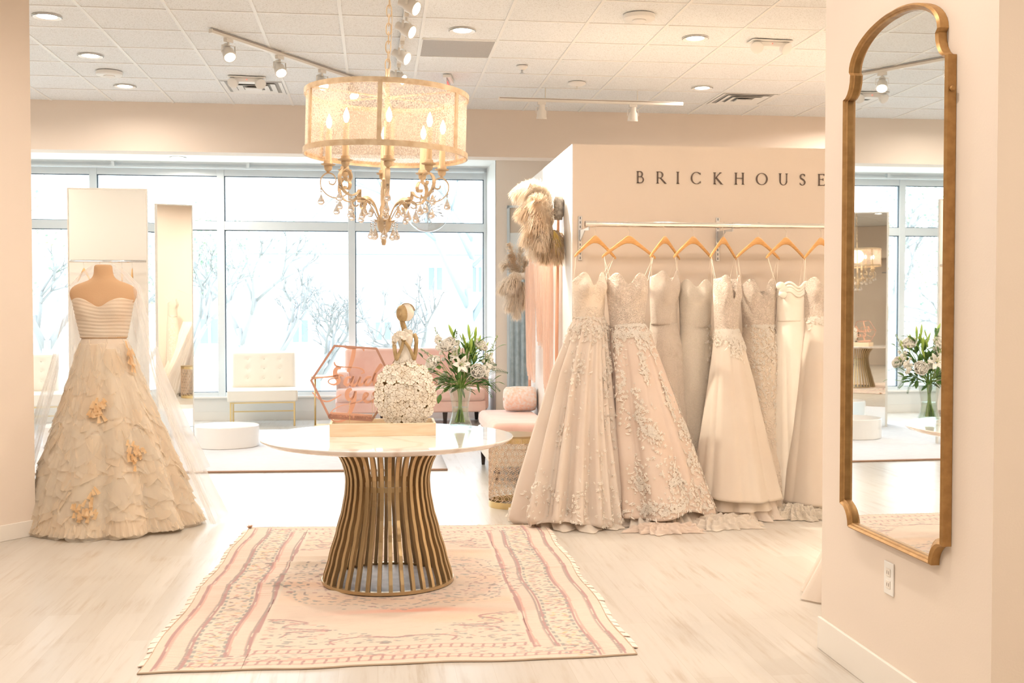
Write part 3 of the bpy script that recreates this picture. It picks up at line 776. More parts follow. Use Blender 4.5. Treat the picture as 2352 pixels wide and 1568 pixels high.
word('letter_I', [S((790, 795, 2), (794, 800, 2), (806, 802, 3), (818, 801, 2.5), (828, 800, 3), (834, 803, 3), (835, 808, 2)), S((814, 800, 6), (811, 820, 7), (806, 838, 6), (800, 855, 5)),
          S((769, 832, 2), (772, 840, 3), (782, 843, 2.5), (800, 844, 2), (820, 845, 2.5), (833, 850, 3), (836, 858, 2))])
word('word_said', [
    S((716, 873, 1.5), (730, 868, 2), (750, 866, 2.5), (768, 864, 3), (782, 862, 3.5), (790, 864, 2)),
    S((784, 846, 4), (776, 846, 6), (771, 853, 7), (772, 863, 8), (778, 872, 8), (776, 880, 5), (767, 883, 3), (758, 880, 2), (756, 875, 2), (762, 870, 2), (778, 868, 2)),
    S((806, 866, 3), (797, 869, 5), (793, 880, 6), (799, 884, 4), (807, 876, 3), (812, 864, 3), (808, 880, 5), (811, 886, 5), (819, 880, 3), (828, 866, 3.5), (824, 878, 5), (826, 884, 5), (834, 880, 3), (841, 871, 2)),
    S((852, 866, 3), (843, 868, 5), (838, 878, 6), (843, 884, 4), (852, 876, 3), (860, 858, 4), (872, 842, 7), (876, 838, 5)),
    S((862, 858, 5), (857, 872, 6), (861, 884, 5), (869, 880, 2)), S((831, 856, 4), (832, 859, 4))])
word('word_yes', [
    S((745, 921, 1.5), (758, 920, 2.5), (772, 913, 2), (785, 905, 2)), S((720, 900, 1.5), (735, 915, 2), (752, 921, 2)),
    S((808, 893, 4), (800, 897, 7), (797, 907, 7), (801, 916, 6), (810, 912, 3), (816, 898, 4), (812, 920, 8), (806, 940, 7), (797, 956, 6), (786, 964, 4), (774, 966, 2.5), (764, 962, 2), (760, 952, 2), (766, 940, 1.5), (785, 930, 1.5), (806, 926, 1.5), (826, 921, 2)),
    S((826, 921, 2), (838, 914, 3), (844, 905, 4), (838, 903, 4), (835, 914, 6), (841, 922, 5), (852, 920, 3), (862, 912, 2)),
    S((862, 900, 4), (857, 904, 5), (863, 913, 6), (860, 921, 5), (853, 922, 3))])
lb = MB()
q0 = Vector(hexp[5]) * .985; q1 = Vector(hexp[4]) * .985; d_ = (q1 - q0)
nn = Vector((-d_.z, 0, d_.x)).normalized()
if nn.z < 0: nn = -nn
lb.add([(v.x, y, v.z) for y in (-.0035, .0035) for v in (q0, q1, q1 + nn * .034, q0 + nn * .034)], [(3, 2, 1, 0), (4, 5, 6, 7), (0, 1, 5, 4), (2, 3, 7, 6), (0, 4, 7, 3), (1, 2, 6, 5)])
lb.build('name_band', mat('name_band_copper', (.80, .46, .32), .5), sign)
mid = (q0 + q1) / 2 + nn * .005; ang = math.atan2(d_.z, d_.x)
if abs(ang) > PI / 2: ang += PI
lettering('band_lettering', '@BRICKHOUSEBRIDAL', .0265, .0025, M['copper_wood'], sign, (mid.x, -.006, mid.z), (PI / 2, -ang, 0), .86)
# two thin bead chains hanging into the tray
ch = MB()
for (x0, x1, zt) in ((.098, .105, .97), (.112, .118, .98), (-.02, -.016, .95)):
    for k in range(26):
        t = k / 25; ch.ball((HX.x + lerp(x0, x1, t), 5.90 - .01 * t, lerp(zt, TT + .035, t)), .0022, 6, 4)
for k in range(40): ch.ball((HX.x + .0 + k * .004, 5.84 + .006 * sin(k * .4), TT + .034), .0026, 6, 4)
tag(ch.build('gold_bead_chain', M['brass_light']), kind='thing', label='thin gold bead chain draped in the tray before the hexagon sign', cat='chain')
# ------------------------------------------------------------------ vase of flowers
M['vase_glass'] = thin_glass('vase_glass', (.93, .96, .95), .07)
M['water'] = thin_glass('vase_water', (.93, .97, .94), .04)
M['stem'] = mat('green_stem', (.20, .34, .07), .5, 0, (.30, .44, .12), 30)
M['leaf'] = mat('leaf_green', (.055, .15, .03), .45, 0, (.11, .24, .05), 14)
M['leaf_light'] = mat('bud_green', (.30, .48, .07), .45, 0, (.48, .60, .16), 18)
M['fern'] = mat('fern_green', (.06, .14, .05), .6)
M['petal'] = fabric('white_petal', (.98, .965, .92), (.97, .94, .87), .22, bump=.05, sheen=0)
VX, VY = .460, 6.13
vase = thing('glass_vase', 'clear glass gathering vase half filled with water on the marble table', 'vase', (VX, VY, TT))
prof = [(.062, 0), (.066, .004), (.064, .02), (.052, .055), (.046, .09), (.048, .125), (.055, .17), (.064, .212), (.068, .222)]
inn = [(r - .0035, z) for r, z in reversed(prof[2:])] + [(.055, .014), (.001, .012)]
MB().lathe([(.001, 0)] + prof + [(.0665, .2225)] + inn, 48, cap0=False, cap1=False).build('glass_body', M['vase_glass'], vase, smooth=50)
MB().lathe([(.001, .0135), (.054, .0155), (.059, .022), (.0475, .055), (.0415, .09), (.0430, .115), (.001, .115)], 40, cap0=False, cap1=False).build('water', M['water'], vase, smooth=50)

rf = random.Random(21)
FG = 'flowers standing in the glass vase'
def stem_path(dx, dz, dy=0, base=None):
    b = base or (-.35 * dx * .1 + rf.uniform(-.025, .025), rf.uniform(-.02, .02))
    return smoothpath([(b[0] - dx * .05, b[1], .03), (b[0] * .3 + dx * .02, b[1] * .3, .12), (dx * .12, dy * .12, .22), (dx * .55, dy * .55, .22 + (dz - .22) * .5), (dx, dy, dz)], 5)
def new_flower(name, label, cat):
    return thing(name, label, cat, (VX, VY, TT), 0, FG)
def petal_mesh(mb, c, axis, ang, L_, W_, cup, curl, n=5, m=7, base=.0, rnd_=False):
    """one petal growing from c: axis = flower axis, leaning outward by cup and curling by curl"""
    ax = Vector(axis).normalized(); e1 = ax.orthogonal().normalized(); e2 = ax.cross(e1)
    out = e1 * cos(ang) + e2 * sin(ang); side = ax.cross(out)
    rows = []
    P_ = Vector(c) + out * base; th_ = cup
    for j in range(m):
        t = j / (m - 1); w_ = W_ * (sin(PI * min(1, t * .86 + .10))) ** .8 * (1 if t < .98 else .5)
        if rnd_: w_ = W_ * (.45 + .55 * sin(PI * min(1, t * .72 + .05))) * (1 - .35 * max(0, (t - .8) / .2) ** 2)
        d_ = ax * cos(th_) + out * sin(th_); nrm = ax * sin(th_) - out * cos(th_)
        rows.append([P_ + side * (w_ * q) + nrm * (.22 * W_ * q * q) for q in np.linspace(-1, 1, n)])
        P_ = P_ + d_ * (L_ / (m - 1)); th_ += curl / (m - 1)
    v = [tuple(p) for r_ in rows for p in r_]
    mb.add(v, [(j * n + i, j * n + i + 1, (j + 1) * n + i + 1, (j + 1) * n + i) for j in range(m - 1) for i in range(n - 1)])
def leaf(mb, p, d_, L_, W_, droop=.4):
    d_ = Vector(d_).normalized(); s_ = d_.cross(Vector((0, 0, 1)))
    if s_.length < .1: s_ = Vector((1, 0, 0))
    s_.normalize(); s_ = (s_ + Vector((0, rf.uniform(-.6, .6), rf.uniform(-.4, .4)))).normalized(); v = []; P_ = Vector(p)
    m = 7
    for j in range(m):
        t = j / (m - 1); w_ = W_ * sin(PI * (t * .93 + .04)) ** .9
        v += [tuple(P_ - s_ * w_ + Vector((0, 0, .15 * w_))), tuple(P_), tuple(P_ + s_ * w_ + Vector((0, 0, .15 * w_)))]
        P_ = P_ + d_ * L_ / (m - 1); d_ = (d_ + Vector((0, 0, -droop / m))).normalized()
    mb.add(v, [(j * 3 + i, j * 3 + i + 1, j * 3 + i + 4, j * 3 + i + 3) for j in range(m - 1) for i in range(2)])
def fpx(x, y, dy=0):  # offset from the vase foot of a bloom seen at x, y
    p = oy(x, y, VY + dy); return p.x - VX, p.z - TT
def rose(px_, py_, dy, r, label, facing):
    r *= 1.33
    dx, dz = fpx(px_, py_, dy); t = new_flower('white_rose', label, 'rose')
    MB().tube(stem_path(dx, dz - r * .6, dy), .0026, 6).build('stem', M['stem'], t, smooth=True)
    mb = MB(); c = Vector((dx, dy, dz)); ax = Vector(facing).normalized(); c0 = c - ax * r * .55
    for ring, (n_, cup, curl, L_, W_, b_) in enumerate(((3, .14, .05, r * 1.05, r * .42, .001), (4, .30, .05, r * 1.08, r * .56, .002), (5, .50, .05, r * 1.1, r * .70, .003), (5, .74, .1, r * 1.12, r * .84, .003), (6, 1.0, .3, r * 1.1, r * .88, .003))):
        for k in range(n_): petal_mesh(mb, c0, ax, 2 * PI * k / n_ + ring * .7, L_, W_, cup - .12, curl - .55, base=b_ + ring * r * .05, rnd_=True, n=7)
    mb.build('bloom', M['petal'], t, smooth=True, thick=.001)
    lf = MB()
    for k in range(4): a_ = k * PI / 2 + .4; leaf(lf, c0 - ax * .005, Vector((cos(a_), sin(a_), -.2)), r * 1.2, r * .3)
    lf.build('sepals', M['leaf'], t, smooth=True)
rose(1097, 852, -.07, .030, 'open white rose at the lower right of the bouquet', (.1, -1, .25))
rose(1030, 792, -.01, .036, 'tall white rose at the upper left of the bouquet', (-.5, -.6, .7))
rose(1103, 792, .02, .032, 'white rose half hidden at the upper right of the bouquet', (.5, -.5, .7))
rose(992, 836, -.02, .034, 'white rose leaning out left toward the figurine', (-.8, -.5, .3))
rose(1128, 838, .04, .026, 'small white rose at the far right of the bouquet', (.8, -.4, .5))
rose(1018, 870, .06, .026, 'low white rose at the back left of the bouquet', (-.5, .4, .3))
# lily bloom
def lily(px_, py_, dy, R_, label, facing):
    dx, dz = fpx(px_, py_, dy); t = new_flower('white_lily', label, 'lily')
    MB().tube(stem_path(dx, dz, dy * .6), .0028, 6).build('stem', M['stem'], t, smooth=True)
    mb = MB(); ax = Vector(facing).normalized(); c = Vector((dx, dy, dz))
    for k in range(6): petal_mesh(mb, c - ax * .02, ax, k * PI / 3 + .3, R_ * (1 if k % 2 else .93), R_ * (.20 if k % 2 else .15), .35, 1.3, base=.003)
    mb.build('bloom', M['petal'], t, smooth=True, thick=.0008)
    sm = MB(); tip = MB()
    for k in range(6):
        a_ = k * PI / 3; e = ax.orthogonal().normalized(); o_ = e * cos(a_) + ax.cross(e) * sin(a_)
        q = c + ax * R_ * .55 + o_ * .014; sm.tube([c, c + ax * R_ * .3 + o_ * .004, q], .0008, 5); tip.tube([q - o_ * .003, q + o_ * .004], .0016, 6)
    sm.build('filament', M['leaf_light'], t); tip.build('anther', mat('lily_anther', (.45, .36, .16), .7), t)
lily(1058, 838, -.075, .072, 'open white lily with long petals at the front of the bouquet', (.25, -1, .25))
lily(1048, 816, -.05, .050, 'smaller white lily just behind the open front lily', (-.5, -.7, .5))
def bud(px_, py_, x0, y0, dy, r, label):
    a_ = fpx(px_, py_, dy); b_ = fpx(x0, y0, dy * .5); t = new_flower('lily_bud', label, 'lily bud')
    tip = Vector((a_[0], dy, a_[1])); bs = Vector((b_[0], dy * .5, b_[1])); d_ = tip - bs
    MB().tube(stem_path(bs.x, bs.z, bs.y), .0025, 6).build('stem', M['stem'], t, smooth=True)
    mb = MB(); n = 12; prof = [(.2, 0), (.55, .12), (.85, .3), (1, .5), (.92, .68), (.62, .86), (.12, 1)]
    q = d_.normalized().to_track_quat('Z', 'Y').to_matrix()
    rs = [[bs + q @ Vector((r * w_ * (1 + .12 * cos(3 * 2 * PI * i / n)) * cos(2 * PI * i / n), r * w_ * (1 + .12 * cos(3 * 2 * PI * i / n)) * sin(2 * PI * i / n), z * d_.length)) for i in range(n)] for w_, z in prof]
    mb.rings(rs); mb.build('bud', M['leaf_light'], t, smooth=True)
bud(1030, 744, 1046, 782, .0, .0095, 'green lily bud pointing up at the top left of the bouquet')
bud(1075, 744, 1079, 782, .01, .0085, 'topmost green lily bud at the centre of the bouquet')
bud(1094, 748, 1091, 786, -.01, .0085, 'green lily bud standing right of the topmost bud')
bud(1062, 764, 1072, 800, -.03, .0075, 'short green bud low in the centre of the bouquet')
bud(1104, 768, 1098, 792, .02, .0065, 'smallest green bud at the right of the bud cluster')
bud(1083, 775, 1080, 812, -.04, .009, 'pale green bud in front of the other lily buds')
# stock spires
def stock(px_, py_, x0, y0, dy, label, white=True):
    a_ = fpx(px_, py_, dy); b_ = fpx(x0, y0, dy * .6); t = new_flower('stock_spire', label, 'filler flower')
    A_ = Vector((b_[0], dy * .6, b_[1])); B_ = Vector((a_[0], dy, a_[1]))
    MB().tube(stem_path(A_.x, A_.z, A_.y) + [tuple(A_.lerp(B_, k / 4)) for k in range(1, 5)], .0016, 6).build('stem', M['stem'], t, smooth=True)
    fl = MB(); bd = MB()
    for k in range(34):
        u_ = k / 33; p = A_.lerp(B_, u_) + Vector((rf.uniform(-1, 1), rf.uniform(-1, 1), rf.uniform(-.5, .5))) * (.021 * (1 - u_) + .005)
        if u_ < (.62 if white else .3):
            for q in range(4): a2 = q * PI / 2 + rf.random(); fl.ball(p + Vector((.006 * cos(a2), rf.uniform(-.003, .003), .006 * sin(a2))), (.0062, .003, .0062), 6, 4)
        else: bd.ball(p, (.0028, .0028, .004), 6, 4)
    tag(fl.build('florets', M['petal'], t, smooth=True), kind='stuff'); tag(bd.build('buds', mat('stock_bud', (.42, .46, .34), .6), t, smooth=True), kind='stuff')
stock(999, 752, 1016, 806, .02, 'spire of small white flowers rising at the top left')
stock(966, 800, 1012, 830, -.03, 'thin budded spire reaching left over the figurine', False)
stock(1142, 770, 1118, 830, .0, 'slender budded spire at the far right of the bouquet', False)
stock(1049, 760, 1046, 822, -.045, 'white flower spire beside the front lily')
stock(1126, 822, 1112, 862, -.03, 'cluster of tiny white flowers right of the open rose')
stock(1070, 824, 1072, 850, -.075, 'small ruffled white flowers left of the lower rose')
# leaves and ferns
def sprig(n, name, label, mt, pts, big):
    t = new_flower(name, label, 'leaves')
    mb = MB(); st = MB()
    for i_, (x, y, dy, L_, W_, ddx, ddz) in enumerate(pts):
        dx, dz = fpx(x, y, dy); p = Vector((dx, dy, dz))
        if i_ % 12 == 0: st.tube(stem_path(dx * .8, dz - .01, dy * .8)[:-2] + [tuple(p)], .0014, 5)
        else: st.tube([tuple(Vector((dx * .55, dy * .55, lerp(.24, dz, .55)))), tuple(p)], .0011, 5)
        leaf(mb, p, (ddx, rf.uniform(-.4, .1), ddz), L_, W_)
    st.build('stem', M['stem'], t, smooth=True); tag(mb.build('leaves', mt, t, smooth=True, thick=.0006), kind='stuff')
def rpts(n, cx_, cy_, sx, sy, L_, W_):
    out = []
    for k in range(n):
        x = rf.gauss(cx_, sx); y = rf.gauss(cy_, sy); a_ = math.atan2(-(y - 880), x - 1062) + rf.uniform(-.7, .7)
        out.append((x, y, rf.uniform(-.07, .08), L_ * rf.uniform(.7, 1.2), W_ * rf.uniform(.7, 1.2), cos(a_), sin(a_)))
    return out
sprig(0, 'leafy_greenery', 'dark green broad leaves filling the middle of the bouquet', M['leaf'], rpts(90, 1062, 842, 32, 20, .055, .014), 1)
sprig(0, 'leafy_greenery', 'dark leafy greenery hanging low over the vase rim', M['leaf'], rpts(75, 1062, 878, 36, 9, .05, .013) + [(1012, 905, -.03, .055, .017, -.3, -.9), (1095, 880, -.03, .055, .015, .3, -.95), (1030, 885, -.05, .06, .015, -.7, -.7)], 1)
sprig(0, 'leafy_greenery', 'bright green pointed leaves around the lily buds', M['leaf_light'], rpts(24, 1080, 800, 14, 16, .06, .009), 1)
sprig(0, 'leafy_greenery', 'single long green leaf arching right from the bouquet top', M['leaf'], [(1092, 792, 0, .085, .012, .8, .75), (1112, 776, 0, .05, .008, .9, .2), (1070, 790, 0, .05, .01, -.4, .9)], 1)
def fern(px0, py0, px1, py1, dy, label):
    a_ = fpx(px0, py0, 0); b_ = fpx(px1, py1, dy); t = new_flower('fern_frond', label, 'fern')
    A_ = Vector((a_[0], 0, a_[1])); B_ = Vector((b_[0], dy, b_[1])); mid_ = (A_ + B_) / 2 + Vector((0, 0, .02))
    path = smoothpath([tuple(A_), tuple(mid_), tuple(B_)], 10); MB().tube(stem_path(A_.x, A_.z, 0)[:-1] + path, .001, 5).build('stem', M['fern'], t)
    mb = MB(); n = len(path)
    for k in range(2, n):
        p = Vector(path[k]); d_ = (Vector(path[min(k + 1, n - 1)]) - Vector(path[k - 1])).normalized(); s_ = d_.cross(Vector((0, 1, 0))).normalized(); L_ = .026 * (1 - k / n) + .005
        for sg in (-1, 1):
            q = p + (s_ * sg + d_ * .5) * L_; mb.add([p - d_ * .0016, p + d_ * .0016, q], [(0, 1, 2)])
            for u_ in (.35, .65):
                c = p.lerp(q, u_)
                for s2 in (-1, 1): mb.add([c - d_ * .0012, c + d_ * .0012, c + (d_ * s2 * .8 + s_ * sg * .6) * L_ * .28], [(0, 1, 2)])
    tag(mb.build('fronds', M['fern'], t, thick=.0004), kind='stuff')
fern(1105, 862, 1166, 856, -.02, 'dark fern frond reaching farthest right from the bouquet')
fern(1102, 872, 1148, 898, -.05, 'dark fern frond drooping right of the vase')
fern(1095, 870, 1130, 912, -.07, 'small fern frond hanging lowest at the right')
fern(1100, 855, 1140, 838, .02, 'fern frond tucked behind the small right rose')
fern(1040, 872, 1008, 880, -.06, 'feathery fern frond at the lower left of the bouquet')

# ------------------------------------------------------------------ drum chandelier
M['champ'] = mat('distressed_champagne', (.60, .44, .27), .45, .45, (.74, .60, .42), 22, bump=.15)
M['bulb'] = glow('candle_bulb_glow', (1, .82, .60), 16)
M['candle'] = mat('candle_sleeve', (.85, .66, .42), .5)
M['crystal'] = mat('crystal', (1, .93, .87), .0, trans=.88, ior=1.6)
def shade_mat():
    m = bpy.data.materials.new('seeded_glass_shade'); m.use_nodes = True; nt = m.node_tree; N = nt.nodes; L = nt.links
    N.remove(N['Principled BSDF']); out = N['Material Output']; tc = N.new('ShaderNodeTexCoord')
    v = N.new('ShaderNodeTexNoise'); v.inputs['Scale'].default_value = 150; v.inputs['Detail'].default_value = 2; L.new(tc.outputs['Object'], v.inputs[0])
    b = N.new('ShaderNodeTexNoise'); b.inputs['Scale'].default_value = 5; L.new(tc.outputs['Object'], b.inputs[0])
    ad = N.new('ShaderNodeMath'); ad.operation = 'MULTIPLY_ADD'; L.new(b.outputs[0], ad.inputs[0]); ad.inputs[1].default_value = .55; L.new(v.outputs[0], ad.inputs[2])
    r = N.new('ShaderNodeValToRGB'); L.new(ad.outputs[0], r.inputs[0]); r.color_ramp.elements[0].position = .70; r.color_ramp.elements[1].position = .88
    r.color_ramp.elements[0].color = (.26, .26, .26, 1); r.color_ramp.elements[1].color = (.66, .66, .66, 1)
    t = N.new('ShaderNodeBsdfTransparent'); t.inputs[0].default_value = (.99, .91, .84, 1)
    d = N.new('ShaderNodeBsdfTranslucent'); d.inputs[0].default_value = (.93, .76, .64, 1); d2 = N.new('ShaderNodeBsdfDiffuse'); d2.inputs[0].default_value = (.86, .75, .65, 1)
    a = N.new('ShaderNodeMixShader'); a.inputs[0].default_value = .45; L.new(d.outputs[0], a.inputs[1]); L.new(d2.outputs[0], a.inputs[2])
    ms = N.new('ShaderNodeMixShader'); L.new(r.outputs[0], ms.inputs[0]); L.new(t.outputs[0], ms.inputs[1]); L.new(a.outputs[0], ms.inputs[2])
    g = N.new('ShaderNodeBsdfGlossy'); g.inputs['Roughness'].default_value = .12; lw = N.new('ShaderNodeLayerWeight'); lw.inputs[0].default_value = .12
    m2 = N.new('ShaderNodeMixShader'); L.new(lw.outputs['Fresnel'], m2.inputs[0]); L.new(ms.outputs[0], m2.inputs[1]); L.new(g.outputs[0], m2.inputs[2]); L.new(ms.outputs[0], out.inputs[0])
    return m
M['shade'] = shade_mat()
HZ = 2.225
CH = thing('drum_chandelier', 'large drum chandelier with candle bulbs and crystal drops over the table', 'chandelier', (.050, 5.79, HZ))
CH.rotation_euler = (0, math.radians(1.5), 0)
DR = .417; SH = .300
def band(z, h, name):
    MB().lathe([(DR, z - h / 2), (DR + .007, z - h / 2), (DR + .007, z + h / 2), (DR, z + h / 2), (DR, z - h / 2)], 96, cap0=False, cap1=False).build(name, M['champ'], CH, smooth=40)
band(0, .028, 'lower_band'); band(SH, .026, 'upper_band')
for k in range(6):
    a_ = math.radians(-95 + k * 60)
    mb = MB().box(-.011, .011, -.004, .004, 0, SH); mb.build('shade_upright', M['champ'], CH, loc=((DR + .003) * cos(a_), (DR + .003) * sin(a_), 0), rot=(0, 0, a_ + PI / 2))
MB().lathe([(DR - .004, 0), (DR - .004, SH)], 96, cap0=False, cap1=False).build('seeded_shade', M['shade'], CH, smooth=True)
for k in range(3):
    a_ = math.radians(25 + 60 * k); MB().tube([(-DR * cos(a_), -DR * sin(a_), SH - .005), (DR * cos(a_), DR * sin(a_), SH - .005)], .0045, 6).build('shade_spoke', M['champ'], CH)
MB().lathe([(.001, -.47), (.009, -.468), (.014, -.45), (.012, -.435), (.010, -.42), (.012, -.41), (.028, -.392), (.036, -.37), (.040, -.345), (.036, -.325), (.024, -.31), (.024, -.27), (.019, -.26), (.016, -.14), (.020, -.13), (.014, -.12), (.012, .33), (.012, SH)], 24).build('column', M['champ'], CH, smooth=45)
MB().tube([(0, 0, SH), (0, 0, SH + .14)], .012, 10).build('chain_stem', M['champ'], CH, smooth=True)
top = CEIL - HZ
chn = []
z = SH + .14; k = 0
while z < top - .03:
    a_ = PI / 2 * (k % 2); lk = MB()
    pts = [(.013 * cos(t) * cos(a_), .013 * cos(t) * sin(a_), z + .022 + .025 * sin(t) + (.006 if sin(t) > 0 else -.006)) for t in np.linspace(0, 2 * PI, 17)[:-1]]
    lk.tube(pts, .0032, 6, closed=True); lk.build('chain_link', M['champ'], CH, smooth=True); z += .046; k += 1
MB().tube(smoothpath([(.004, 0, SH + .14), (.016, .006, SH + .4), (-.012, 0, SH + .6), (.012, 0, SH + .8), (0, 0, top)], 5), .0028, 5).build('power_cord', mat('power_cord', (.66, .56, .42), .4), CH, smooth=True)
MB().lathe([(.065, top - .001), (.06, top - .02), (.02, top - .035), (.012, top - .045)], 24).build('ceiling_canopy', M['champ'], CH, smooth=40)
def drop(mb, x, y, z, s_=1.0, beads=2):
    """glass teardrop under a short string of beads; z = top"""
    for b in range(beads): mb.ball((x, y, z - .006 - b * .013), .0052 * s_, 8, 6)
    z -= .004 + beads * .013; h = .052 * s_; n = 8; prof = [(.08, 0), (.2, .12), (.48, .32), (.8, .52), (1, .70), (.92, .84), (.55, .95), (.1, 1)]
    mb.rings([[(x + .0155 * s_ * w_ * cos(2 * PI * i / n), y + .011 * s_ * w_ * sin(2 * PI * i / n), z - h * q) for i in range(n)] for w_, q in prof])
RA = .293
for k in range(8):
    a_ = math.radians(-90 + 45 * k + 2)
    ca, sa = cos(a_), sin(a_)
    def R3(r, z): return (r * ca, r * sa, z)
    zl = -.105 if True else 0
    # S shaped flat scroll arm, then a square step and the outer curl
    arm = MB()
    CD = -.075
    inner = smoothpath([(r_, -.345 + (z_ + .345) * .72) for r_, z_ in [(.030, -.345), (.045, -.30), (.075, -.23), (.115, -.195), (.150, -.198), (.165, -.225), (.150, -.245), (.133, -.232)]], 5)
    arm.tube([R3(r, z) for r, z in inner], (.0028, .011), flat='rect', up=None)
    stp = [(.150, -.245), (.185, -.238), (.187, -.125 + CD)]
    arm.tube([R3(r, z) for r, z in stp], (.0028, .011), flat='rect')
    outer = smoothpath([(.187, -.125), (.205, -.145), (.245, -.160), (.290, -.148), (.325, -.11), (.328, -.065), (.30, -.035), (.268, -.040), (.252, -.066), (.262, -.090), (.283, -.088), (.286, -.074)], 5)
    arm.tube([R3(r, z + CD) for r, z in outer], (.0028, .011), flat='rect')
    arm.build('scroll_arm', M['champ'], CH)
    cup = MB().lathe([(.006, -.036), (.008, -.026), (.018, -.018), (.022, -.004), (.020, .002), (.026, .004), (.036, .008), (.038, .012), (.024, .013), (.022, .030), (.017, .032)], 20, (RA * ca, RA * sa, CD))
    cp = cup.build('candle_cup', M['champ'], CH, smooth=40)
    MB().tube([R3(RA, .012 + CD), R3(RA, .118)], .0155, 14).build('candle_sleeve', M['candle'], cp, smooth=60)
    bl = MB().lathe([(.004, 0), (.011, .012), (.0155, .028), (.013, .046), (.006, .064), (.001, .076)], 14, (RA * ca, RA * sa, .118)); bl.build('flame_bulb', M['bulb'], cp, smooth=True)
    for (r, z, s_) in ((.325, -.185, 1.15), (.245, -.235, 1.1), (.165, -.262, 1.1), (.10, -.242, .95)):
        dm = MB(); drop(dm, r * ca, r * sa, z, s_); dm.build('crystal_drop', M['crystal'], CH, smooth=30)
    dm = MB(); drop(dm, .066 * ca, .066 * sa, -.352, 1.15, 2); dm.build('crystal_drop', M['crystal'], CH, smooth=30)
    MB().tube([R3(.034, -.345), R3(.055, -.348), R3(.072, -.342)], (.0016, .008), flat='rect').build('drop_leaf', M['champ'], CH)
l = bpy.data.lights.new('chandelier_lamp', 'POINT'); l.energy = 2.2; l.color = (1, .80, .63); l.shadow_soft_size = .12
o = bpy.data.objects.new('chandelier_lamp', l); COL.objects.link(o); o.parent = CH; o.location = (0, 0, .18)

# clear bubble pendant with rods, nearer the window
BP = oy(982, 482, 11.2)
pen = thing('bubble_pendant', 'clear glass starburst globe pendant behind the drum chandelier', 'pendant light', (BP.x, BP.y, BP.z))
MB().ball((0, 0, 0), .225, 40, 24).build('glass_globe', thin_glass('bubble_glass', (.97, .99, 1), .22), pen, smooth=True)
rb = MB(); r9 = random.Random(4)
for k in range(46):
    v = Vector((r9.gauss(0, 1), r9.gauss(0, 1), r9.gauss(0, 1))).normalized(); L_ = r9.uniform(.12, .19)
    rb.tube([v * .02, v * L_], .0022, 5); q = v.orthogonal().normalized(); rb.tube([v * (L_ - .03), v * L_], (.006, .0015), flat='rect', up=q)
tag(rb.build('glass_rods', mat('pendant_rods', (.75, .80, .84), .15, .6), pen), kind='stuff')
MB().tube([(0, 0, .02), (0, 0, CEIL - BP.z)], .003, 6).build('suspension_rod', M['chrome'], pen)

# ------------------------------------------------------------------ track lights
M['spot_glow'] = glow('spot_lamp_glow', (1, .93, .80), 14)
M['track'] = mat('track_white', (.80, .76, .70), .4)
M['track_dark'] = mat('track_slot', (.34, .29, .25), .5)
def track(name_label, a, b, heads, aim, group, on=True, drop_=.0, watts=4, cone=1.3):
    A_ = Vector((a[0], a[1], CEIL - drop_)); B_ = Vector((b[0], b[1], CEIL - drop_)); d_ = B_ - A_; ang = math.atan2(d_.y, d_.x)
    t = thing('track_light', name_label, 'track light', A_, ang, group); L_ = d_.length
    MB().box(0, L_, -.018, .018, -.034, -.001 if drop_ == 0 else 0).build('track_rail', M['track'], t, bevel=.002, seg=1)
    MB().box(.01, L_ - .01, -.0185, -.0178, -.012, -.005).build('track_slot', M['track_dark'], t)
    if drop_:
        for q in (.25, .75): MB().tube([(L_ * q, 0, 0), (L_ * q, 0, drop_)], .006, 8).build('hanger_rod', M['track'], t)
    for u_ in heads:
        h = MB().box(L_ * u_ - .04, L_ * u_ + .04, -.016, .016, -.062, -.034)
        h.tube([(L_ * u_, 0, -.062), (L_ * u_, 0, -.085)], .009, 8)
        adapter = h.build('track_head', M['track'], t, bevel=.002, seg=1)
        yk = MB(); c = Vector((L_ * u_, 0, -.145))
        ax = Vector((cos(aim[0] - ang) * cos(aim[1]), sin(aim[0] - ang) * cos(aim[1]), sin(aim[1]))); sd = Vector((-sin(aim[0] - ang), cos(aim[0] - ang), 0))
        for sg in (-1, 1): yk.tube([(L_ * u_, 0, -.085), tuple(Vector((L_ * u_, 0, -.088)) + sd * .052 * sg), tuple(c + sd * .055 * sg)], (.0022, .009), flat='rect')
        yk.build('yoke', M['track'], adapter)
        q = ax.to_track_quat('Z', 'Y').to_matrix(); can = MB()
        rs = [[c + q @ Vector((r * cos(2 * PI * i / 24), r * sin(2 * PI * i / 24), z)) for i in range(24)] for r, z in ((.022, -.085), (.030, -.083), (.030, -.045), (.045, -.02), (.048, .035), (.050, .037), (.050, .052), (.043, .052), (.042, .044))]
        can.rings(rs); can.build('lamp_can', M['track'], adapter, smooth=40)
        le = MB(); le.rings([[c + q @ Vector((r * cos(2 * PI * i / 24), r * sin(2 * PI * i / 24), z)) for i in range(24)] for r, z in ((.040, .0445), (.036, .049), (.02, .052))])
        le.build('lens', M['spot_glow'] if on else mat('unlit_lens', (.7, .7, .68), .2), adapter, smooth=True)
        if on:
            l = bpy.data.lights.new('track_spot', 'SPOT'); l.energy = watts * 12; l.spot_size = cone; l.spot_blend = .7; l.color = (1, .88, .70); l.shadow_soft_size = .05
            lo_ = bpy.data.objects.new('track_spot', l); COL.objects.link(lo_); lo_.parent = adapter; lo_.location = c + ax * .07; lo_.rotation_mode = 'QUATERNION'; lo_.rotation_quaternion = (-ax).to_track_quat('Z', 'Y')
    return t
pa, pb = oz(483, 65, CEIL), oz(830, 182, CEIL)
track('white track with four spotlights slanting across the left ceiling', (pa.x, pa.y), (pb.x, pb.y), (.10, .41, .70, .93), (math.radians(-62), math.radians(-50)), 'ceiling track lights')
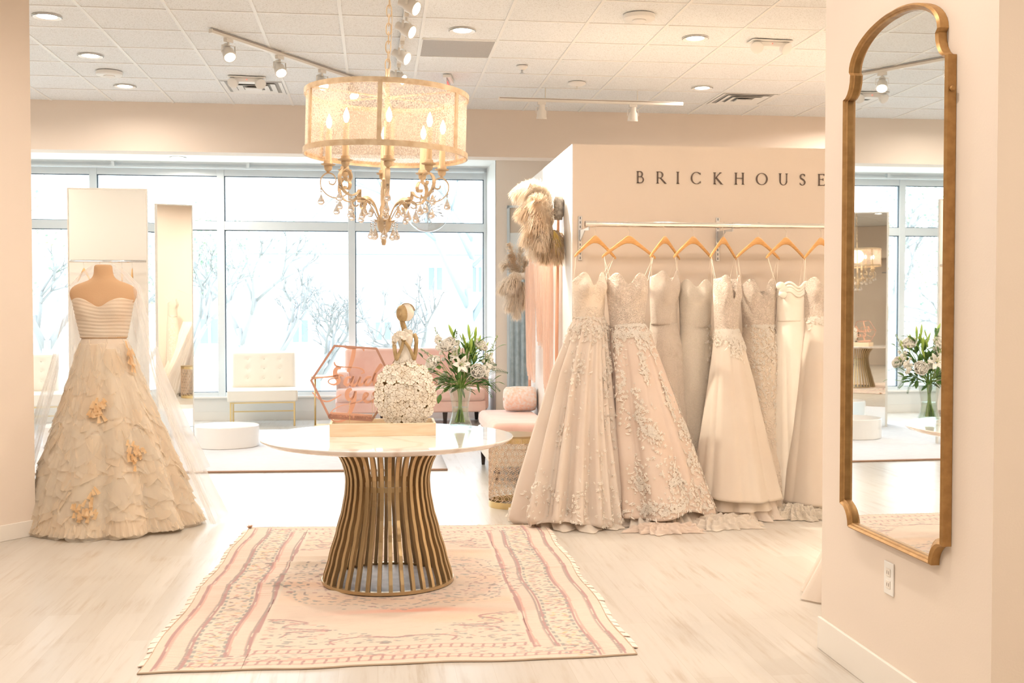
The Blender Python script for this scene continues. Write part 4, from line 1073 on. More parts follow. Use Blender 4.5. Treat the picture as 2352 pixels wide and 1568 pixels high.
pa, pb = oz(938, 0, CEIL), oz(914, 152, CEIL)
track('white spotlight track running away behind the chandelier chain', (pa.x + .01, pa.y - 1.0), (pb.x, pb.y), (.20, .40, .67, .93), (math.radians(-30), math.radians(-27)), 'ceiling track lights', watts=38, cone=1.0)
pa, pb = oz(1145, 223, CEIL - .1), oz(1568, 235, CEIL - .1)
track('thin suspended track with two unlit heads near the back wall', (pa.x, pa.y), (pb.x, pb.y), (.23, .725), (math.radians(90), math.radians(-80)), 'ceiling track lights', False, .1)

# ------------------------------------------------------------------ other ceiling fittings
def cz(px_, py_): return oz(px_, py_, CEIL)
def speaker(px_, py_, label):
    p = cz(px_, py_); t = thing('ceiling_speaker', label, 'speaker', (p.x, p.y, CEIL))
    MB().lathe([(.115, 0), (.115, -.028), (.105, -.036), (.001, -.036)], 40).build('housing', M['white'], t, smooth=40)
    MB().lathe([(.05, -.036), (.05, -.044), (.02, -.056), (.001, -.057)], 24).build('centre_cone', M['grid'], t, smooth=40)
speaker(1468, 35, 'round white ceiling speaker right of centre, largest of the round fittings')
speaker(251, 165, 'round white ceiling speaker on the left among the recessed lights')
def detector(px_, py_, label, r):
    p = cz(px_, py_); t = thing('smoke_detector' if r > .06 else 'sprinkler_head', label, 'detector' if r > .06 else 'sprinkler', (p.x, p.y, CEIL))
    MB().lathe([(r, 0), (r, -.012), (r * .6, -.03), (r * .3, -.034), (.001, -.034)], 24).build('housing', M['white'], t, smooth=40)
    MB().lathe([(.01, -.034), (.009, -.06), (.022, -.062), (.022, -.065), (.001, -.065)], 12).build('deflector', M['steel'] if r < .06 else M['white'], t)
detector(1199, 152, 'small sprinkler head between the chandelier and round speaker', .05)
detector(1325, 190, 'small white smoke detector near the suspended track', .085)
def emergency(px_, py_, label):
    p = cz(px_, py_); t = thing('emergency_light', label, 'emergency light', (p.x, p.y, CEIL), math.radians(4))
    MB().box(-.17, .17, -.07, .07, -.012, 0).box(-.13, .13, -.05, .05, -.05, -.012).build('base_box', M['white'], t, bevel=.008)
    for sg in (-1, 1):
        c = Vector((.12 * sg, -.03, -.055)); ax = Vector((.35 * sg, -.75, -.55)).normalized(); q = ax.to_track_quat('Z', 'Y').to_matrix()
        MB().rings([[c + q @ Vector((r * cos(2 * PI * i / 20), r * sin(2 * PI * i / 20), z)) for i in range(20)] for r, z in ((.02, -.04), (.045, -.02), (.05, .02), (.044, .024), (.02, .026))]).build('lamp_head', M['white'], t, smooth=40)
    MB().ball((0, -.052, -.03), .005, 8, 6).build('indicator', glow('indicator_red', (1, .15, .1), 1.5), t)
emergency(567, 178, 'white twin-head emergency light above the left air vent')
emergency(1768, 95, 'white twin-head emergency light right of the recessed light')
def vent(px_, py_, label):
    p = cz(px_, py_); ix = round((p.x - GX0 - PT / 2) / PT); X_ = GX0 + (ix + .5) * PT; iy = round((p.y - GY0 - PT / 2) / PT); Y_ = GY0 + (iy + .5) * PT
    t = thing('air_vent', label, 'air vent', (X_, Y_, CEIL), 0, 'square ceiling air vents')
    for k in range(4):
        s_ = .285 - k * .068; z = -.006 - .004 * k
        mb = MB()
        o_, i_ = s_, s_ - .05
        v = [(x, y, zz) for (r, zz) in ((o_, z + .004), (i_, z - .016 + .03)) for x, y in ((-r, -r), (r, -r), (r, r), (-r, r))]
        mb.add(v, [(a, (a + 1) % 4, 4 + (a + 1) % 4, 4 + a) for a in range(4)]); mb.build('louvre', M['grid'], t, thick=.002)
    MB().box(-.28, .28, -.28, .28, .004, .0055).build('duct_throat', mat('duct_dark', (.42, .41, .39), .8), t)
    MB().box(-.075, .075, -.075, .075, -.02, -.016).build('centre_plate', M['grid'], t)
vent(584, 203, 'square white air vent under the left emergency light')
vent(1708, 231, 'square white air vent at the far right of the ceiling')
p = cz(1050, 112); ix = math.floor((p.x - GX0) / PT); iy = math.floor((p.y - GY0) / PT)
X_ = GX0 + (ix + .5) * PT; Y_ = GY0 + (iy + .5) * PT
gr = thing('return_grille', 'dark grey perforated return air grille filling one ceiling tile', 'air grille', (X_, Y_, CEIL))
MB().box(-.29, .29, -.29, .29, -.001, .004).build('perforated_panel', mat('grille_grey', (.34, .31, .28), .6, 0, (.42, .39, .36), 180), gr)
gf = MB().box(-.298, .298, -.298, -.288, -.004, .002).box(-.298, .298, .288, .298, -.004, .002).box(-.298, -.288, -.29, .29, -.004, .002).box(.288, .298, -.29, .29, -.004, .002); gf.build('grille_frame', M['grid'], gr)
p = cz(1030, 178)
ex = thing('exit_sign', 'edge-lit exit sign hanging from the ceiling beyond the drum chandelier', 'exit sign', (p.x, p.y, CEIL), math.radians(80))
MB().box(-.15, .15, -.035, .035, -.03, 0).build('sign_canopy', M['white'], ex, bevel=.004)
MB().box(-.145, .145, -.004, .004, -.20, -.03).build('clear_panel', thin_glass('exit_panel', (1, .93, .92), .1), ex)
lettering('exit_lettering', 'EXIT', .16, .001, glow('exit_red', (1, .12, .10), 1.2), ex, (0, -.006, -.17), (PI / 2, 0, 0))
# ------------------------------------------------------------------ gown builder
def ring_theta(t, n): return [2 * PI * i / n + t for i in range(n)]
def gown_skirt(prof, nf, seed, n=144, m=60, top=None, curve=1.0, hem=0.0, phase=0.0, zigz=0, hemcut=None):
    """prof: (t, rx, ry, fold, cx, cy, z); returns a grid function on theta u, height v (0 = hem, 1 = top)"""
    r = random.Random(seed); ph = [r.uniform(0, 2 * PI) for _ in range(6)]; am = [r.uniform(.6, 1.2) for _ in range(6)]
    def fn(u, v):
        th = 2 * PI * u + phase
        rx, ry, fo, cx_, cy_, z = table(prof, v)
        w = am[0] * (2.2 * abs(cos((nf * th + ph[0] + 1.2 * sin(th * 2 + ph[1])) * .5)) ** .75 - 1.3) + .45 * am[1] * (2 * abs(cos(((nf + 3) * th + ph[2]) * .5)) - 1.2) + .3 * am[2] * cos((nf * 2 + 1) * th + ph[3] + v)
        k = 1 + fo * w * .55 + .04 * sin(3 * th + ph[4] + 2 * v) * fo * 4
        x = cx_ + rx * cos(th) * k; y = cy_ + ry * sin(th) * k
        zz = z
        if hem and v < .25: zz += hem * (1 - v / .25) * (.5 + .5 * sin(nf * .5 * th + ph[5])) 
        if hemcut: zz += hemcut(th) * max(0, 1 - v * 1.2)
        return (x, y, max(zz, .004))
    return fn
def make_lace(name, fn, mt, parent, spots, seed, petal=.0105, lift=.004):
    """raised appliqué flowers: spots = (u, v, spread_u, spread_v, count) on surface fn"""
    r = random.Random(seed); mb = MB()
    for (u0, v0, su, sv, cnt) in spots:
        for k in range(int(cnt * 1.9)):
            u = u0 + r.gauss(0, su); v = min(.995, max(.004, v0 + r.gauss(0, sv)))
            p = Vector(fn(u, v)); pu = Vector(fn(u + .004, v)); pv = Vector(fn(u, v + .006 if v < .99 else v - .006))
            tu = (pu - p); tv = (pv - p) * (1 if v < .99 else -1)
            if tu.length < 1e-7 or tv.length < 1e-7: continue
            tu.normalize(); tv.normalize(); nn_ = tu.cross(tv)
            if nn_.length < .1: continue
            nn_.normalize()
            c = p + nn_ * (lift + .004); rr = petal * r.uniform(.55, 1.35); ro = r.uniform(0, 6)
            kind = r.random(); V_ = [tuple(c + nn_ * .003)]; Fs = []
            if kind < .62:
                n_ = 15
                for i in range(n_):
                    a_ = ro + i * 2 * PI / n_; q = rr * (.62 if i % 3 == 0 else 1.02); V_.append(tuple(c + (tu * cos(a_) + tv * sin(a_)) * q + nn_ * (-.002 if i % 3 == 0 else .0025)))
                Fs = [(0, i + 1, (i + 1) % n_ + 1) for i in range(n_)]
            else:
                a_ = ro; d_ = tu * cos(a_) + tv * sin(a_); s_ = nn_.cross(d_); V_ = []
                for j in range(5):
                    t = j / 4; bend = s_ * (.15 * rr * sin(PI * t)); w_ = rr * .36 * sin(PI * (t * .9 + .05))
                    q = c + d_ * rr * 2.6 * (t - .5) + bend; V_ += [tuple(q - s_ * w_), tuple(q + s_ * w_ + nn_ * .003)]
                Fs = [(j * 2, j * 2 + 1, j * 2 + 3, j * 2 + 2) for j in range(4)]
            mb.add(V_, Fs)
    o = mb.build(name, mt, parent); o['kind'] = 'stuff'; return o
M['ivory'] = fabric('ivory_tulle', (.91, .80, .70), (.93, .84, .75), .35, bump=.12, bscale=300, scale=5)
M['ivory_lace'] = fabric('ivory_lace_net', (.91, .80, .68), (.93, .84, .73), .3, lace=.06, lace_scale=42, bump=.8, thr=(.35, .5))
M['dense_lace'] = fabric('dense_lace', (.76, .63, .52), (.82, .70, .58), .2, lace=.2, lace_scale=55, bump=1.0, thr=(.2, .3))
M['blush_tulle'] = fabric('blush_lined_tulle', (.86, .71, .60), (.89, .76, .66), .3, bump=.12, bscale=300, scale=4)
M['applique'] = fabric('white_applique', (.94, .88, .80), (.96, .91, .84), .35, bump=.3, bscale=300)
M['champ_bead'] = fabric('champagne_beaded', (.68, .57, .47), (.78, .67, .56), .15, lace=.18, lace_scale=90, bump=.6, thr=(.3, .42), rough=.5)
M['ivory_bead'] = fabric('ivory_beaded', (.86, .77, .65), (.90, .82, .71), .2, lace=.08, lace_scale=70, bump=.7, thr=(.3, .42), rough=.55)
M['satin'] = mat('ivory_satin', (.90, .83, .73), .42, 0, (.92, .86, .77), 5, sheen=.3, bump=.04, bscale=30)
M['organza'] = fabric('blush_organza', (.90, .81, .71), (.92, .85, .76), .4, bump=.05, bscale=300, scale=3)
M['ribbon'] = mat('hanger_ribbon', (.84, .74, .62), .6)
M['nude'] = mat('nude_lining', (.70, .52, .38), .8)

def bodice(parent, mt, cx_, cy_, z0, z1, w, d_, yaw=0, cup=.03, sweet=.05, low=.06, wx=None, smooth_n=64, vplunge=0, name='bodice', z_w=.74, wy=None):
    """corseted top: waist at z0, bust peak at z1; front faces local -y turned by yaw"""
    wx = wx or w * .78; wy = wy or d_ * .82
    def fn(u, v):
        th = 2 * PI * u; f = th + PI / 2   # angle from the front
        f = (f + PI) % (2 * PI) - PI
        af = abs(f)
        topz = z1 - low * min(1, max(0, (af - .9) / 1.6)) ** 1.0
        topz -= sweet * math.exp(-(f / .28) ** 2) + vplunge * math.exp(-(f / .2) ** 2)
        topz += .026 * math.exp(-((af - .64) / .36) ** 2)
        z = z0 + (topz - z0) * v
        hgt = (z - z0) / (z1 - z0)
        ww = lerp(wx, w, min(1, hgt / .7) ** 1.2); dd = lerp(wy, d_, min(1, hgt / .7))
        b = cup * math.exp(-((af - .62) / .33) ** 2) * math.exp(-((hgt - z_w) / .21) ** 2)
        bx = ww * cos(th); by = dd * sin(th)
        by -= b; 
        if hgt > .85: bx *= 1 - (hgt - .85) * .25; 
        x = bx * cos(yaw) - by * sin(yaw); y = bx * sin(yaw) + by * cos(yaw)
        return (cx_ + x, cy_ + y, z)
    mb = MB().grid(fn, smooth_n, 26, True)
    o = mb.build(name, mt, parent, smooth=True, thick=.004)
    return o, fn
def strap(parent, a, b, r=.0022, name='hanging_ribbon', m=None, sag=0):
    a, b = Vector(a), Vector(b); mid_ = (a + b) / 2 + Vector((sag, 0, 0))
    MB().tube(smoothpath([tuple(a), tuple(mid_), tuple(b)], 4), (r, r * .5), flat='rect').build(name, m or M['ribbon'], parent)

RODY, RODZ = 7.80, 2.035
def rod_pt(px_): return oy(px_, 516, RODY)
# clothes rail ------------------------------------------------------------
rx0 = rod_pt(1345).x; rx1 = 4.85
rail = thing('clothes_rail', 'long polished chrome clothes rail on the wall under the lettering', 'clothes rail', (rx0, RODY, RODZ))
MB().tube([(0, 0, 0), (rx1 - rx0, 0, 0)], .0205, 24).build('rail_tube', M['chrome'], rail, smooth=60)
MB().tube([(-.004, 0, 0), (.07, 0, 0)], .0235, 24).build('end_sleeve', M['chrome'], rail, smooth=60)
xj = rod_pt(1690).x - rx0
MB().tube([(xj - .03, 0, 0), (xj + .03, 0, 0)], .0235, 24).build('joint_sleeve', M['chrome'], rail, smooth=60)
for pxw in (1332, 1648, 1960):
    xw = oy(pxw, 545, PY0).x
    br = thing('wall_bracket', {1332: 'slotted steel wall bracket at the left end of the clothes rail', 1648: 'slotted steel wall bracket in the middle of the clothes rail'}.get(pxw, 'slotted steel wall bracket hidden behind the mirror wall'), 'bracket', (xw, PY0, RODZ), 0)
    st = MB().box(-.014, .014, -.010, 0, -.245, .085); st.build('slotted_strip', M['steel'], br, bevel=.002, seg=1)
    sl = MB()
    for k in range(10): sl.box(-.0035, .0035, -.0108, -.0098, -.235 + k * .033, -.217 + k * .033)
    sl.build('strip_slots', M['gasket'], br)
    arm = MB(); arm.add([(x, y, z) for x in (-.003, .003) for y, z in ((-.01, -.02), (-.01, -.10), (-.06, -.09), (-.20, -.035), (-.36, -.045), (-.37, -.022), (-.2, -.022))], [(6, 5, 4, 3, 2, 1, 0), (7, 8, 9, 10, 11, 12, 13)] + [(i, (i + 1) % 7, 7 + (i + 1) % 7, 7 + i) for i in range(7)])
    arm.build('bracket_arm', M['steel'], br)

def hanger_build():
    t = thing('wooden_hanger', 'x', 'hanger')
    sh = MB(); pts = [(-.215, -.135, .009, .006), (-.19, -.115, .013, .008), (-.12, -.066, .015, .008), (-.06, -.026, .019, .0075), (-.025, -.004, .025, .007), (0, .002, .028, .007), (.025, -.004, .025, .007), (.06, -.026, .019, .0075), (.12, -.066, .015, .008), (.19, -.115, .013, .008), (.215, -.135, .009, .006)]
    sp = smoothpath(pts, 4)
    rs = []
    for i, (x, z, a, b) in enumerate(sp):
        # vertical section ring
        rs.append([(x, b * sin(q), z + a * cos(q) - a * .5) for q in np.linspace(0, 2 * PI, 13)[:-1]])
    sh.rings(rs); sh.build('shoulder_bar', M['wood_hanger'], t, smooth=True)
    hk = MB(); path = [(0, 0, .01), (0, 0, .055)] + [(.024 * sin(a_) , 0, .080 + .0 + .024 * (1 - cos(a_)) + 0) for a_ in ()]
    path += [(-.012, 0, .068)] + [(.0245 * cos(a_), 0, .0965 + .0245 * sin(a_)) for a_ in np.linspace(math.radians(215), math.radians(-20), 14)]
    hk.tube(smoothpath(path, 3), .0018, 6); hk.build('hook', M['chrome'], t, smooth=True)
    return t
HG = hanger_build(); HG_used = False
HZO = RODZ - .0965   # hook centre sits on the rod
def put_hanger(px_, yaw, label, lean=0, X=None, Y=None, group='wooden hangers on the clothes rail'):
    global HG_used
    x = rod_pt(px_).x if X is None else X; y = RODY if Y is None else Y
    loc = (x, y, RODZ + .0205 - .0965 - .0245 + .0035)
    if not HG_used: HG_used = True; h = HG; h.location = loc; h.rotation_euler = (0, 0, yaw); tag(h, label, 'hanger', group)
    else: h = dup(HG, loc, yaw, label, group)
    h.rotation_euler = (0, lean, yaw)
    R_ = Matrix.Translation(loc) @ Matrix.Rotation(yaw, 4, 'Z') @ Matrix.Rotation(lean, 4, 'Y')
    return h, R_ @ Vector((-.2, 0, -.13)), R_ @ Vector((.2, 0, -.13))

# nine gowns on the rail ---------------------------------------------------
def rel(t, p): return tuple(Vector(p) - t.location)
def floor_xy(px_, py_): p = oz(px_, py_); return p.x, p.y
GG = 'wedding gowns hanging on the clothes rail'
def gown_root(name, label, px_, yb=None):
    p = oy(px_, 900, yb or 7.65); return thing('wedding_gown', label, 'wedding gown', (p.x, yb or 7.65, 0), 0, GG), p.x, (yb or 7.65)

def ballgown(label, px_, yb, ztop, zw, w, d_, byaw, prof, nf, seed, m_top, m_skirt, hy, hlab, hpx, lace=None, tulle=None, cup=.07, lean=0, sweet=.07, hemcut=None, vplunge=0, low=.06, skn=160, wx=None):
    t, X0, Y0 = gown_root('gown', label, px_, yb)
    bo, bfn = bodice(t, m_top, 0, 0, zw - .005, ztop, w, d_, byaw, cup, sweet, low, prof[-1][1] + .002, vplunge=vplunge, wy=prof[-1][2] + .002)
    fn = gown_skirt(prof, nf, seed, hemcut=hemcut)
    sk = MB().grid(fn, skn, 64, True).build('skirt', m_skirt, t, smooth=True, thick=.003)
    if lace: make_lace('lace_applique', fn, M['applique'], t, lace, seed + 50)
    h, a_, b_ = put_hanger(hpx, hy, hlab, lean)
    for (q, sgn) in ((a_, -1), (b_, 1)):
        c = Vector(bfn((.5 if sgn < 0 else 0.0) , .97)); strap(t, tuple(c), rel(t, q))
        c2 = Vector(bfn(.25 + .12 * sgn * -1, .97)); strap(t, tuple(c2), rel(t, q + Vector((0, .01, 0))), .0014)
    if tulle:
        for i, (tp, nff, sd, mt) in enumerate(tulle):
            f2 = gown_skirt(tp, nff, sd); MB().grid(f2, 144, 22, True).build('underskirt', mt, t, smooth=True)
    return t, fn, bfn
def vprof(zw, rows):
    """rows: (z, rx, ry, fold, cx, cy) from waist down to hem -> keyed on v"""
    zs = [r_[0] for r_ in rows]; z0 = zs[-1]; z1 = zs[0]
    return sorted([((r_[0] - z0) / (z1 - z0), r_[1], r_[2], r_[3], r_[4], r_[5], r_[0]) for r_ in rows])
def X_at(px_, Y): return oy(px_, 900, Y).x

# G1 ivory ball gown with deep folds at the left end
y1 = 7.55; x1_ = X_at(1352, y1)
def c1(px_, Y): return X_at(px_, Y) - x1_
g1 = ballgown('ivory ball gown with deep folds and scattered lace, leftmost on the rail', 1352, y1, 1.655, 1.36, .118, .085, math.radians(14),
    vprof(1.37, [(1.37, .105, .09, .03, 0, 0), (1.30, .125, .11, .2, 0, -.01), (1.0, .19, .17, .32, -.05, -.04), (.6, .25, .25, .40, -.10, -.10), (.25, .31, .32, .44, -.135, -.17), (.05, .34, .37, .46, -.15, -.20), (.012, .37, .39, .20, -.15, -.21)]),
    13, 3, M['ivory_lace'], M['ivory'], math.radians(36), 'wooden hanger at the far left end of the rail', 1368,
    lace=[(.62, .93, .06, .04, 60), (.78, .93, .08, .04, 70), (.95, .93, .08, .04, 50), (.70, .70, .03, .07, 40), (.86, .62, .02, .09, 55), (.66, .42, .02, .06, 26), (.93, .42, .03, .08, 40), (.60, .12, .03, .07, 50), (.72, .08, .03, .05, 46), (.84, .06, .03, .05, 50), (.92, .10, .03, .07, 70), (.97, .22, .02, .06, 40), (.80, .30, .03, .10, 30), (.90, .78, .02, .05, 36)],
    tulle=[(vprof(.12, [(.12, .27, .27, .1, -.13, -.17), (.05, .31, .32, .16, -.13, -.20), (.006, .34, .37, .22, -.10, -.24)]), 13, 8, M['organza'])], hemcut=lambda th: .02 + .025 * sin(th * 3 + 1))
# folded train lying at its left
# G2 blush lace gown
y2 = 7.50; x2_ = X_at(1448, y2)
g2 = ballgown('blush ball gown covered in white leafy lace, second from the left', 1440, y2, 1.65, 1.30, .142, .09, math.radians(-6),
    vprof(1.32, [(1.32, .115, .095, .01, .015, 0), (1.26, .135, .12, .08, .02, -.01), (1.0, .185, .18, .12, .06, -.04), (.6, .26, .26, .15, .115, -.10), (.25, .31, .33, .17, .165, -.16), (.10, .34, .36, .18, .185, -.19), (.06, .345, .37, .18, .185, -.20)]),
    6, 12, M['dense_lace'], M['blush_tulle'], math.radians(15), 'wooden hanger second from the left, seen almost square on', 1445,
    lace=[(.72, .96, .10, .03, 150), (.60, .90, .03, .05, 60), (.76, .80, .012, .07, 70), (.84, .90, .03, .05, 60), (.70, .52, .012, .06, 60), (.86, .62, .012, .06, 60), (.74, .42, .014, .05, 60), (.90, .42, .014, .07, 60), (.66, .20, .02, .05, 70), (.78, .18, .02, .06, 90), (.72, .05, .05, .025, 130), (.86, .08, .05, .04, 120), (.95, .12, .03, .08, 80), (.90, .28, .02, .04, 50), (.96, .5, .02, .1, 50), (.62, .62, .02, .1, 40)],
    tulle=[(vprof(.14, [(.14, .24, .25, .1, .16, -.16), (.10, .28, .30, .12, .17, -.18), (.006, .33, .37, .18, .18, -.24)]), 34, 18, M['organza']),
           (vprof(.12, [(.12, .22, .23, .1, .15, -.16), (.006, .30, .34, .2, .16, -.22)]), 50, 19, M['ivory'])], cup=.038, sweet=.055,
    hemcut=lambda th: .05 * math.exp(-((((th + PI / 2 - .35) + PI) % (2 * PI) - PI) / .35) ** 2))
# G3 champagne beaded sheath
g3 = ballgown('champagne beaded sheath gown behind the blush lace gown', 1524, 7.72, 1.675, 1.32, .112, .08, math.radians(24),
    vprof(1.33, [(1.33, .095, .08, .0, 0, 0), (1.15, .125, .10, .03, .01, 0), (.8, .135, .12, .08, .02, -.01), (.4, .17, .16, .14, .03, -.03), (.05, .24, .24, .2, .06, -.06), (.012, .25, .25, .2, .06, -.06)]),
    8, 23, M['champ_bead'], M['champ_bead'], math.radians(46), 'wooden hanger third from the left', 1528, cup=.034, sweet=.045, low=.03)
# G4 ivory beaded column
g4 = ballgown('pale ivory beaded column gown, fourth from the left', 1596, 7.72, 1.615, 1.30, .118, .08, math.radians(-10),
    vprof(1.31, [(1.31, .105, .085, .0, 0, 0), (1.1, .125, .10, .02, .0, 0), (.7, .135, .12, .06, .0, -.01), (.3, .16, .16, .12, .0, -.03), (.05, .23, .24, .18, .02, -.08), (.012, .24, .25, .18, .02, -.08)]),
    7, 31, M['ivory_bead'], M['ivory_bead'], math.radians(34), 'wooden hanger fourth from the left', 1593,
    lace=[(.9, .8, .04, .15, 90), (.97, .6, .02, .15, 50)], cup=.036, sweet=.03)
# G5 A-line organza with lace bodice
y5 = 7.52; x5 = X_at(1668, y5)
g5 = ballgown('A-line gown of plain layered organza with a lace bodice, fifth from the left', 1668, y5, 1.64, 1.26, .10, .08, math.radians(20),
    vprof(1.28, [(1.28, .08, .08, .0, 0, 0), (1.18, .105, .10, .06, .01, -.01), (.9, .16, .15, .09, .02, -.04), (.5, .235, .23, .11, .02, -.09), (.2, .295, .29, .13, .02, -.13), (.16, .31, .30, .13, .02, -.135)]),
    7, 44, M['dense_lace'], M['organza'], math.radians(47), 'wooden hanger just left of the middle wall bracket', 1662,
    lace=[(.70, .97, .1, .03, 110), (.85, .95, .08, .04, 90), (.78, .88, .03, .04, 26)],
    tulle=[(vprof(.25, [(.25, .22, .22, .05, .02, -.10), (.12, .28, .27, .1, .02, -.12), (.07, .30, .29, .1, .02, -.12)]), 9, 45, M['organza']),
           (vprof(.22, [(.22, .26, .25, .1, .03, -.08), (.05, .30, .28, .16, .05, -.10), (.006, .33, .30, .2, .06, -.12)]), 15, 46, M['ivory'])], vplunge=.08, cup=.028, low=.0,
    hemcut=lambda th: .03 * sin(th - .6))
# G6 ivory floral lace fitted
g6 = ballgown('fitted floral lace gown right of the organza skirt', 1742, 7.72, 1.62, 1.30, .132, .085, math.radians(-4),
    vprof(1.31, [(1.31, .115, .09, .0, 0, 0), (1.1, .14, .11, .02, .01, 0), (.75, .14, .12, .05, .03, 0), (.4, .16, .14, .1, .06, -.02), (.1, .22, .22, .15, .10, -.06), (.03, .24, .24, .15, .10, -.07)]),
    7, 52, M['dense_lace'], M['ivory_lace'], math.radians(25), 'wooden hanger right of the middle wall bracket', 1742,
    lace=[(.78, .93, .08, .06, 120), (.9, .7, .04, .12, 110), (.86, .45, .04, .1, 80), (.7, .7, .04, .1, 50)], cup=.036, vplunge=.03)
# G7 plain satin off the shoulder
g7 = ballgown('plain ivory satin gown with folded off-shoulder band', 1818, 7.66, 1.60, 1.345, .118, .085, math.radians(8),
    vprof(1.36, [(1.36, .108, .085, .0, 0, 0), (1.1, .125, .10, .05, .01, 0), (.7, .15, .13, .09, .02, -.02), (.3, .20, .19, .11, .04, -.05), (.1, .26, .25, .12, .06, -.08), (.05, .27, .26, .12, .06, -.08)]),
    5, 61, M['satin'], M['satin'], math.radians(29), 'wooden hanger over the plain satin gown', 1806, cup=.02, sweet=.02)
t7, _, bf7 = g7
bd = MB()
for k in range(4):
    zz = .80 + k * .05
    bd.tube([tuple(Vector(bf7(u, zz)) + Vector((0, -.006, .01 * sin(u * 6 + k)))) for u in np.linspace(.45, 1.05, 26)], (.016 - .002 * k, .008), 8)
bd.build('folded_band', M['satin'], t7, smooth=True)
bow = MB(); c = Vector(bf7(.56, .85))
for a_ in (-.5, .4, 1.3): bow.ball((c.x - .02 + .03 * cos(a_), c.y - .03, c.z + .04 * sin(a_)), (.035, .018, .03), 12, 8)
bow.build('shoulder_bow', M['satin'], t7, smooth=True)
# G8 lace top, plain skirt, cut off by the mirror wall
g8 = ballgown('gown with a lace top and wide plain ivory skirt beside the mirror wall', 1886, 7.58, 1.63, 1.355, .135, .09, math.radians(-5),
    vprof(1.37, [(1.37, .115, .09, .0, 0, 0), (1.2, .14, .12, .03, .0, -.01), (.8, .19, .18, .06, -.01, -.04), (.4, .25, .24, .08, -.02, -.09), (.1, .30, .30, .09, -.03, -.13), (.08, .31, .30, .09, -.03, -.13)]),
    6, 71, M['dense_lace'], M['organza'], math.radians(36), 'orange-brown wooden hanger beside the mirror wall', 1886,
    lace=[(.7, .98, .1, .02, 60)], tulle=[(vprof(.2, [(.2, .26, .25, .1, .0, -.08), (.05, .30, .27, .2, .0, -.10), (.006, .31, .29, .25, .0, -.12)]), 12, 73, M['ivory'])], cup=.036)
# swags of train on the floor
def swag(label, px_, py_, w, d_, h, seed, mt, n=3):
    p = oz(px_, py_); t = thing('gown_train', label, 'gown train', (p.x, p.y + d_ + .05, 0)); r = random.Random(seed)
    def fn(u, v):
        th = 2 * PI * u; k = (1 - v) ** .55; f = 1 + .14 * sin(5 * th + seed) + .12 * sin(11 * th + 2 * seed) + .09 * sin(23 * th + 9 * v)
        z = h * sin(PI / 2 * v) ** .8 * (.8 + .3 * sin(5 * th + seed + 3) * (1 - v) + .28 * sin(11 * th + 5 * v) * (1 - v) + .2 * sin(23 * th + 9 * v) * (1 - v) + .2 * sin(v * 22 + th * 3))
        return (w * cos(th) * k * f, d_ * sin(th) * k * f, .004 + max(0, z))
    MB().grid(lambda u, v: fn(u, v), 160, 30, True).build('folded_fabric', mt, t, smooth=True)
swag('round swag of ivory train on the floor at the far left gown', 1232, 1203, .17, .13, .13, 2, M['organza'])
swag('train of pale chiffon gathered on the floor behind the organza gown', 1680, 1222, .26, .15, .07, 5, M['organza'])
swag('bunched ivory train on the floor beside the mirror wall', 1865, 1200, .22, .14, .09, 9, M['ivory_bead'])
swag('blush train hem bunched on the floor under the leafy lace gown', 1545, 1232, .24, .12, .05, 11, M['blush_tulle'])

# a corner of another tulle dress showing past the mirror wall
dp = oz(1905, 1375)
ct = thing('tulle_gown', 'ruffled white tulle hem peeping out left of the mirror wall', 'wedding gown', (2.62, 5.1, 0))
ff = gown_skirt(vprof(1.2, [(1.2, .12, .11, .02, .1, 0), (.6, .28, .28, .1, .05, 0), (.2, .42, .40, .14, .0, 0), (.01, .50, .47, .16, 0, 0)]), 14, 91)
MB().grid(ff, 180, 40, True).build('skirt', M['ivory'], ct, smooth=True)

# ------------------------------------------------------------------ dress form with ruffled gown and veil
MX, MY = -1.775, 7.52
M['linen_form'] = mat('linen_form', (.66, .42, .24), .8, bump=.15, bscale=260)
form = thing('dress_form', 'tan fabric dress form with a capped neck wearing the ruffled gown', 'mannequin', (MX, MY, 0))
def ell(z, rx, ry, cy_=0, n=48, sq=1.0):
    return [(rx * math.copysign(abs(cos(t)) ** sq, cos(t)), cy_ + ry * math.copysign(abs(sin(t)) ** sq, sin(t)), z) for t in np.linspace(0, 2 * PI, n + 1)[:-1]]
keys = [(1.718, .040, .040, 0), (1.714, .056, .054, 0), (1.69, .058, .056, 0), (1.655, .060, .057, .004), (1.630, .072, .062, .006), (1.612, .100, .070, .008), (1.597, .145, .078, .008), (1.580, .186, .083, .008), (1.558, .208, .088, .006), (1.53, .216, .092, .002), (1.50, .209, .098, -.004), (1.46, .188, .106, -.012), (1.42, .172, .112, -.016), (1.37, .158, .105, -.010), (1.30, .143, .098, 0), (1.245, .135, .095, 0), (1.18, .15, .10, 0), (1.08, .17, .12, 0)]
mb = MB().rings([ell(z, a_, b_, c_) for z, a_, b_, c_ in reversed(keys)]); mb.build('torso', M['linen_form'], form, smooth=True, subd=1)
MB().lathe([(.02, .02), (.02, 1.1)], 12).build('stand_pole', M['dark_wood'], form, smooth=True)
MB().lathe([(.16, 0), (.16, .012), (.03, .03), (.02, .05)], 24).build('stand_base', M['dark_wood'], form, smooth=40)
M['apricot'] = fabric('apricot_tulle', (.95, .81, .65), (.96, .87, .74), .3, bump=.15, bscale=200, scale=5)
M['apricot2'] = fabric('cream_organza_ruffle', (.95, .84, .68), (.96, .88, .76), .3, bump=.1, bscale=200, scale=6)
M['ruffle_sheer'] = sheer('cream_organza_sheer', (.98, .91, .80), .34, .4); M['ruffle_sheer2'] = sheer('apricot_organza_sheer', (.97, .86, .71), .5, .4)
M['rust'] = fabric('rust_petal', (.80, .54, .28), (.90, .70, .46), .4, bump=.1, scale=20)
